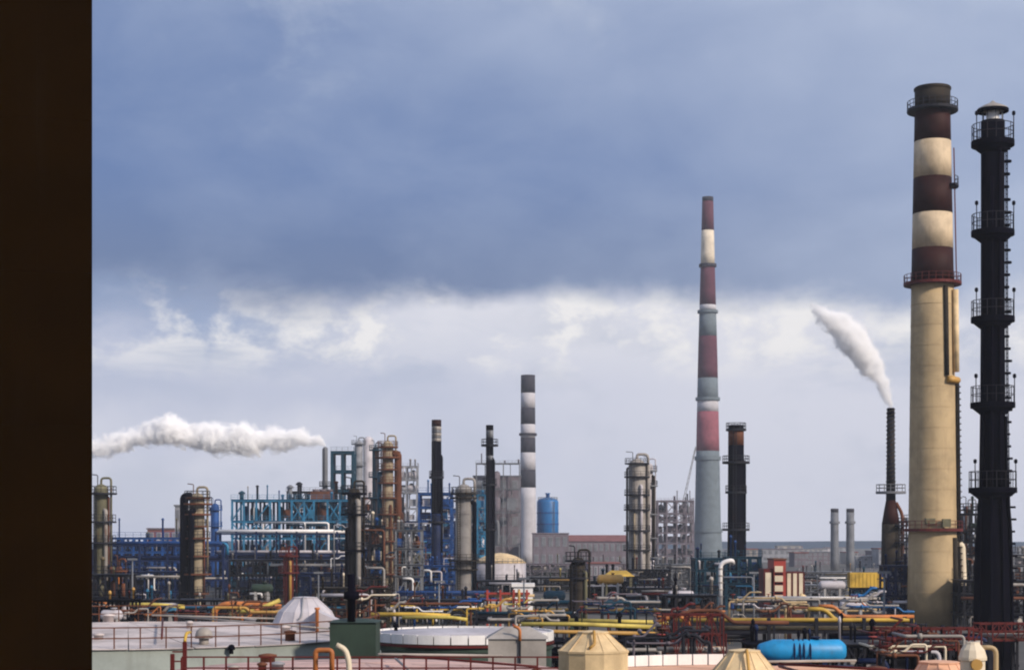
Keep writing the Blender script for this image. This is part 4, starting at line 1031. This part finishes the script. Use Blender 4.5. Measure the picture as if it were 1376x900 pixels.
pipe_rack(1000, 1180, 250, [(806, [('stone', .2), ('silver', .25)]), (822, [('lagging', .25), ('yellow', .2)])], 'low rack of lagged pipes in front of the red and cream block', 'dark_steel', step=5, depth=4, seed=35)
pipe_rack(170, 470, 240, [(818, [('cyan', .25), ('stone', .2), ('dark_steel', .25)]), (830, [('dark_red', .2), ('black', .25), ('navy', .2)])], 'long low rack of dark and cyan pipes behind the plated roof', 'dark_steel', step=6, depth=4, seed=36)
pipe_rack(640, 770, 200, [(834, [('dark_steel', .2), ('olive', .22)]), (826, [('teal', .2), ('white', .15)])], 'short dark rack behind the grey hipped shelter', 'dark_steel', step=4, depth=3, seed=37)
pipe_rack(840, 1010, 175, [(858, [('dark_steel', .25), ('black', .3), ('dark_red', .2)]), (848, [('black', .25), ('rust', .2)])], 'black pipe rack behind the white rim panels', 'black', step=4, depth=5, seed=38)  # black steel with mostly dark pipes
pipe_rack(1130, 1330, 135, [(862, [('navy', .2), ('black', .25)]), (880, [('dark_steel', .2), ('stone', .2)])], 'navy pipe rack below the dark red truss bridge', 'dark_steel', step=3, depth=5, seed=39)  # dark steel with navy, black and stone pipes

# ================================================================== buildings and special plant
building(636, 700, 780, 640, 'hazy purple grey boiler house left of the striped chimney', 'purple_wall', 'mid_grey', depth=30, floors=5, bays=4, framem='grey', winm='mid_grey', winscale=.45, name='boiler_house')
frame(640, 698, 770, 622, 'hazy grey roof gantry structure fronting the purple boiler house', 'mid_grey', levels=4, nx=4, depth=5, fill=['mid_grey', 'purple_wall'], seed=41, w=.45, fillp=.5)
building(752, 842, 800, 727, 'long lilac brick building with dull red roof right of the blue silo', 'purple_wall', 'brick_roof', depth=26, floors=2, bays=12, pitched=3.0, framem='grey', winm='mid_grey', winscale=.5, name='works_hall')
building(716, 764, 770, 717, 'lower lilac hall below the blue domed silo', 'purple_wall', 'purple_wall', depth=20, floors=2, bays=5, framem='grey', winm='mid_grey', name='works_hall')
building(790, 832, 560, 757, 'grey violet shed with long strip windows below the lilac hall', 'purple_wall', 'brick_roof', depth=14, floors=1, bays=6, framem='lilac', winm='mid_grey', name='works_hall')
building(235, 251, 520, 680, 'plain grey block behind the black piped beige column', 'grey', 'mid_grey', depth=10, floors=4, bays=2, framem='grey', winm='mid_grey', name='plant_block')
building(198, 240, 560, 711, 'small reddish lilac building above the low blue frame', 'brick_roof', 'purple_wall', depth=12, floors=3, bays=4, framem='lilac', winm='mid_grey', name='plant_block')
building(1085, 1120, 900, 742, 'violet hazy block left of the two grey stacks', 'purple_wall', 'mid_grey', depth=20, floors=3, bays=5, framem='grey', winm='mid_grey', name='distant_block')
building(1024, 1078, 1000, 738, 'wide hazy block above the red and cream panelled block', 'grey', 'purple_wall', depth=20, floors=2, bays=7, framem='grey', winm='mid_grey', name='distant_block')
building(1150, 1186, 800, 748, 'pale hazy block between the grey stacks and the flare', 'grey', 'grey', depth=16, floors=2, bays=4, framem='lilac', winm='mid_grey', name='distant_block')
building(690, 716, 260, 788, 'small bright white cabin near the cream gas holder', 'white', 'white', depth=4, floors=1, bays=1, framem='grey', winm='navy', winscale=.3, name='site_cabin', cat='cabin')

def silo():
    Y = 820; u = U(Y); r = 14.5 * u; z = Z(668, Y)
    t = thing('domed_silo', 'vivid blue domed silo right of the striped chimney', 'silo', (X(736, Y), Y, 0))
    MB().lathe([(r, 0), (r, z - r * .45), (r * .95, z - r * .3), (r * .75, z - r * .12), (r * .4, z - .2), (0, z)], 32).build('shell', 'tank_blue', t)
    for k in range(3): MB().ring(r - .05, r + .2, z * (.45 + .16 * k), z * (.45 + .16 * k) + .5, 32).build('hoop', 'blue', t)
    MB().ladder((r * .5, -r * .9, 0), (r * .5, -r * .9, z - 2), 1.0, .2, step=1.2).build('ladder', 'mid_grey', t)
    MB().railing_ring(r * .9, z - r * .3, 1.6, 16, .14).build('railing', 'mid_grey', t)
    MB().lathe([(.9, z - .3), (.9, z + 1.6), (1.3, z + 1.7), (1.3, z + 2.1)], 12).build('vent', 'tank_blue', t)
silo()
def gasholder():
    Y = 420; u = U(Y); r = 35 * u; z = Z(756, Y)
    t = thing('dome_tank', 'pale tank with shallow cream dome behind the thin black stack', 'tank', (X(672, Y), Y, 0))
    MB().lathe([(r, 0), (r, z)], 48).build('wall', 'lilac', t)
    MB().lathe([(r + .1, z + .02), (r * .9, z + .7), (r * .6, z + 1.7), (r * .3, z + 2.3), (0, z + 2.5)], 48).build('dome', 'cream', t)
    MB().railing_ring(r, z, 1.1, 30, .1).build('railing', 'mid_grey', t)
gasholder()
def panel_block():
    Y = 285; u = U(Y); x0 = X(1054, Y); t = thing('panelled_block', 'red framed block with cream panels right of the navy frame', 'building', (x0, Y, 0))
    def B(n, m, a, b, y0, y1, yo, d): 
        return MB().box(((X(a, Y) + X(b, Y)) / 2 - x0, yo + d / 2, (Z(y0, Y) + Z(y1, Y)) / 2), ((b - a) * u, d, (y1 - y0) * u)).build(n, m, t)
    B('wall', 'dark_red', 1027, 1040, 764, 832, .5, 6); B('wall', 'red', 1040, 1056, 752, 832, 0, 7); B('wall', 'dark_red', 1056, 1082, 768, 832, .6, 6)
    B('panel', 'pale_cream', 1029, 1037, 769, 802, .4, .2)
    for k in range(4): B('panel', 'pale_cream', 1041, 1052, 760 + 13 * k, 768 + 13 * k, -.1, .2)
    for k in range(4): B('opening', 'black', 1041, 1052, 769.2 + 13 * k, 772 + 13 * k, -.05, .15)
    for k in range(3): B('panel', 'pale_cream', 1058.5 + 8 * k, 1063.5 + 8 * k, 770, 806, .5, .2)
    B('roof', 'rust', 1039, 1057, 750, 752, -.2, 7.4)
    MB().tube([(X(1040, Y) - x0, -1.5, Z(814, Y)), (X(1070, Y) - x0, -1.5, Z(812, Y)), (X(1078, Y) - x0, -1.5, Z(798, Y))], .55, 12, 1.6).build('duct', 'cream', t)
panel_block()
def white_pipe():
    Y = 300; x0 = X(968, Y); t = thing('riser_line', 'white pipe bending over in front of the teal blue frame', 'pipe', (x0, Y, 0))
    MB().tube([(0, 0, 0), (0, 0, Z(756, Y)), (X(984, Y) - x0, 0, Z(752, Y)), (X(986, Y) - x0, 1.2, Z(757, Y))], .38, 12, 1.4).build('pipe', 'white', t)
    for k in range(5): MB().ring(.37, .47, 3 + k * 1.2, 3.25 + k * 1.2, 12).build('joint', 'stone', t)
white_pipe()
def container():
    Y = 288; t = thing('container', 'yellow container raised on the teal frame', 'container', (X(1167, Y), Y + 1, Z(789.3, Y)))
    W = 46 * U(Y); h = 20 * U(Y)
    MB().box((0, 1.2, h / 2 + .02), (W, 2.4, h)).build('body', 'yellow', t)
    for k in range(9): MB().box((-W / 2 + W * (k + .5) / 9, -.03, h / 2 + .02), (.14, .06, h * .9)).build('rib', 'yellow', t)
container()
def crane():
    Y = 900; t = thing('crane', 'thin crane jib leaning towards the tallest chimney', 'crane', (X(917, Y), Y, 0))
    x1, z0, z1 = X(935, Y) - X(917, Y), Z(680, Y), Z(600, Y)
    MB().box((0, 0, z0 / 2), (2.2, 2.2, z0)).build('mast', 'grey', t)
    for o in (-.5, .5): MB().bar((o, 0, z0), (x1 + o * .4, 0, z1), .35).build('jib', 'grey', t)
    l = MB()
    for k in range(12):
        p = Vector((0, 0, z0)).lerp(Vector((x1, 0, z1)), k / 12); l.bar(p + Vector((-.5, 0, 0)), p + Vector((.5, 0, 2)), .2)
    l.build('lacing', 'grey', t)
crane()
# cooling fans on the cyan frame and other small roof plant
for i, (px, py, m, l) in enumerate(((402, 652, 'dark_steel', 'dark vent pipe on the cyan frame roof, nearest the smoking stack'), (390, 656, 'mid_grey', 'grey vent pipe on the cyan frame roof between two other vents'), (325, 664, 'teal', 'teal vent pipe at the left end of the cyan frame roof'))):
    t = thing('vent_pipe', l, 'vent', (X(px, 436), 436, Z(671, 436) + .1))
    h = Z(py, 436) - Z(671, 436)
    MB().lathe([(.5, 0), (.5, h)], 12).build('pipe', m, t); MB().lathe([(.9, h), (.9, h + .3), (.3, h + .8)], 12).build('cap', m, t)
t = thing('cooler_bank', 'rust red cooler housing on the cyan frame below the smoking stack', 'cooler', (X(432, 436), 436, Z(671, 436) + .1))
MB().box((0, 3, 1.0), (30 * U(436), 5, 2.0)).build('housing', 'rust', t)
for k in range(3): MB().lathe([(.8, 2.0), (.9, 2.6)], 14, (-1.8 + 1.8 * k, 3, 0)).build('fan_ring', 'purple_wall', t)

def hdrum(px, Y, yc, wpx, hpx, label, m, name='horizontal_drum', rz=0.0):
    u = U(Y); L, r = wpx * u, hpx * u / 2; zc = Z(yc, Y)
    t = thing(name, label, 'drum', (X(px, Y), Y, 0))
    MB().lathe([(r * .3, -L / 2), (r * .8, -L / 2 + r * .25), (r, -L / 2 + r * .6), (r, L / 2 - r * .6), (r * .8, L / 2 - r * .25), (r * .3, L / 2)], 20, (0, 0, zc), 'x').build('shell', m, t)
    for s in (-1, 1): MB().box((s * L * .28, 0, (zc - r * .7) / 2), (.35, r * 1.3, zc - r * .7)).build('pier', 'concrete', t)
    MB().lathe([(.25, zc + r * .9), (.25, zc + r * 1.25), (.38, zc + r * 1.25), (.38, zc + r * 1.4)], 10, (L * .1, 0, 0)).build('nozzle', m, t)
hdrum(1118, 262, 786, 36, 12, 'pale drum left of the yellow container', 'lilac')
hdrum(1146, 240, 812, 36, 12, 'pale blue drum below the yellow container', 'lilac')
hdrum(820, 300, 778, 36, 13, 'ochre topped drum right of the squat dark column', 'ochre')
hdrum(745, 310, 800, 30, 14, 'dark teal drum left of the squat dark column', 'teal')
hdrum(915, 255, 800, 36, 15, 'silver drum left of the white bent pipe', 'lilac')
hdrum(666, 235, 815, 34, 22, 'grey drum under the red pipe trestle', 'stone')
hdrum(150, 190, 826, 30, 14, 'pale blue drum beside the brown tower behind the plated roof', 'lilac')
hdrum(215, 205, 822, 50, 12, 'cyan drum below the lime yellow pipe on the left', 'cyan')
hdrum(352, 260, 790, 30, 12, 'dark green drum behind the fat orange pipe', 'green')
def red_trestle():
    Y = 225; xa, xb = X(655, Y), X(708, Y); t = thing('pipe_trestle', 'red pipe trestle standing left of the small white cabin', 'trestle', ((xa + xb) / 2, Y, 0)); W = xb - xa
    for x in (-W / 2, -W * .17, W * .17, W / 2): MB().box((x, 0, Z(792, Y) / 2), (.28, .28, Z(792, Y))).build('post', 'red', t)
    for py in (797, 806): MB().box((0, .25, Z(py, Y)), (W + .8, .2, .28)).build('beam', 'red', t)
    MB().tube([(-W / 2 - 1, .6, Z(800, Y)), (W / 2 + 1, .6, Z(800, Y))], .2, 10).build('pipe', 'lagging', t)
    MB().tube([(W * .3, -.5, 0), (W * .3, -.5, Z(795, Y)), (W * .3, 1.0, Z(793, Y))], .18, 10).build('pipe', 'ochre', t)
red_trestle()
def umbrella_roof():
    Y = 330; t = thing('ochre_shelter', 'ochre roofed open shelter right of the squat dark column', 'shelter', (X(832, Y), Y, 0)); W = 36 * U(Y); z = Z(774, Y)
    for x in (-W / 2 + .2, W / 2 - .2):
        for y in (0, 4): MB().box((x, y, z / 2), (.25, .25, z)).build('post', 'olive', t)
    mb = MB(); o = .4
    mb.v += [(-W / 2 - o, -o, z), (W / 2 + o, -o, z), (W / 2 + o, 4 + o, z), (-W / 2 - o, 4 + o, z), (-W * .3, 2, z + 1.1), (W * .3, 2, z + 1.1)]
    for q in ((0, 1, 5, 4), (2, 3, 4, 5), (3, 0, 4), (1, 2, 5), (3, 2, 1, 0)): mb.face(q)
    mb.build('roof', 'yellow', t)
umbrella_roof()

# lamp masts
def mast(px, Y, ytop, label):
    t = thing('lamp_mast', label, 'lamp mast', (X(px, Y), Y, 0), 'slim lamp masts among the plant'); z = Z(ytop, Y)
    MB().lathe([(.16, 0), (.09, z)], 8).build('pole', 'mid_grey', t)
    MB().box((0, -.1, z + .1), (1.3, .3, .25)).build('lamp_head', 'mid_grey', t)
mast(178, 230, 752, 'lamp mast left of the low dark blue frame'); mast(428, 235, 770, 'lamp mast above the white hatch cover')
mast(704, 205, 778, 'lamp mast at the small white cabin'); mast(1013, 235, 770, 'lamp mast left of the red framed block')
mast(1188, 172, 770, 'lamp mast in front of the flare stack'); mast(590, 225, 782, 'lamp mast behind the yellow pipe')

# ================================================================== smoke
def plume(path, Y, label, name, seed, dens, fade, voxel=.6, per=3, nscale=.35, slim=1.0):
    """steam: a closed hull filled with a soft density field that thins out along the drift"""
    rnd = random.Random(seed); u = U(Y); P = []
    for (a, b) in zip(path, path[1:]):
        for k in range(per):
            s_ = k / per; P.append([a[i] + (b[i] - a[i]) * s_ for i in range(3)])
    P.append(list(path[-1]))
    m = bpy.data.materials.new(name); m.use_nodes = True; t = m.node_tree; t.nodes.clear(); q = G(t)
    pos = q.n('ShaderNodeNewGeometry').outputs['Position']
    field = None; hull = MB(); N = len(P)
    for i, (px, py, r) in enumerate(P):
        j = .30 * r if i > 1 else 0
        c = (X(px, Y) + rnd.uniform(-j, j) * u, Y + rnd.uniform(-j, j) * u, Z(py, Y) + rnd.uniform(-j, j) * u); rr = slim * r * u * (rnd.uniform(.90, 1.14) if i > 1 else 1)
        wgt = 1.0 if i / N < fade else max(.42, 1 - (i / N - fade) / (1 - fade) * .50)
        d = q.n('ShaderNodeVectorMath', operation='DISTANCE'); q.put(d.inputs[0], pos); d.inputs[1].default_value = c
        v = q.step(d.outputs['Value'], rr * 1.4, 0.0, 0.0, wgt * (.62 if i > 4 else .9))
        field = v if field is None else q.m('ADD', field, v)
        Q = rr * 1.4
        hull.lathe([(0, -Q), (Q * .7, -Q * .7), (Q, 0), (Q * .7, Q * .7), (0, Q)], 10, c)
    n1 = q.noise(pos, nscale, 4, 0.60, 0.5)
    n2 = q.noise(pos, nscale * 2.8, 4, 0.65, 0.3)
    field = q.m('MINIMUM', field, 1.0)
    er = q.m('ADD', q.m('MULTIPLY', q.m('SUBTRACT', n1, 0.5), 2.6), q.m('MULTIPLY', q.m('SUBTRACT', n2, 0.5), 1.6))
    f = q.m('SUBTRACT', q.m('SUBTRACT', field, 0.56), er)
    den = q.m('MULTIPLY', q.m('MULTIPLY', q.step(f, -0.22, 0.75), q.step(field, 0.02, 0.25)), dens)
    vv = q.n('ShaderNodeVolumePrincipled'); vv.inputs['Color'].default_value = (1, 1, 1, 1); vv.inputs['Anisotropy'].default_value = -0.35; t.links.new(den, vv.inputs['Density'])
    o_ = q.n('ShaderNodeOutputMaterial'); t.links.new(vv.outputs[0], o_.inputs['Volume'])
    m.cycles.volume_step_rate = 0.10
    MATS[name] = m
    o = hull.build(name, m)
    md = o.modifiers.new('r', 'REMESH'); md.mode = 'VOXEL'; md.voxel_size = voxel
    dg = bpy.context.evaluated_depsgraph_get()
    me = bpy.data.meshes.new_from_object(o.evaluated_get(dg)); me.name = name
    o.modifiers.clear(); o.data = me
    if not me.materials: me.materials.append(m)
    return tag(o, label, 'smoke')
plume([(437, 598, 4), (425, 591, 9), (400, 588, 17), (370, 588, 19), (340, 591, 21), (315, 592, 24), (290, 589, 19), (265, 586, 19), (240, 581, 20), (222, 577, 21), (205, 584, 16), (185, 588, 16), (165, 591, 17), (145, 596, 18), (120, 599, 17), (90, 600, 16)], 480,
      'long white smoke plume drifting left above the cyan frame', 'smoke_plume', 5, 1.5, .35, .7, nscale=.40, slim=.98)
plume([(1197, 547, 4), (1193, 534, 8), (1184, 514, 12), (1172, 495, 16), (1160, 478, 20), (1150, 462, 23), (1140, 447, 22), (1128, 437, 17), (1115, 430, 16), (1105, 421, 12), (1093, 412, 10)], 300,
      'white smoke plume rising left from the dark flare stack', 'smoke_plume', 6, 2.2, .40, .4, nscale=.64, slim=.98)

# ================================================================== haze
hm = bpy.data.materials.new('haze'); hm.use_nodes = True; t = hm.node_tree; t.nodes.clear(); q = G(t)
v = q.n('ShaderNodeVolumePrincipled'); v.inputs['Color'].default_value = (0.82, 0.89, 1.0, 1); v.inputs['Density'].default_value = 0.00012
oo = q.n('ShaderNodeOutputMaterial'); t.links.new(v.outputs[0], oo.inputs['Volume'])
hz = MB().box((0, 2300, 112), (5400, 5400, 228)).build('haze', hm); hz['kind'] = 'stuff'
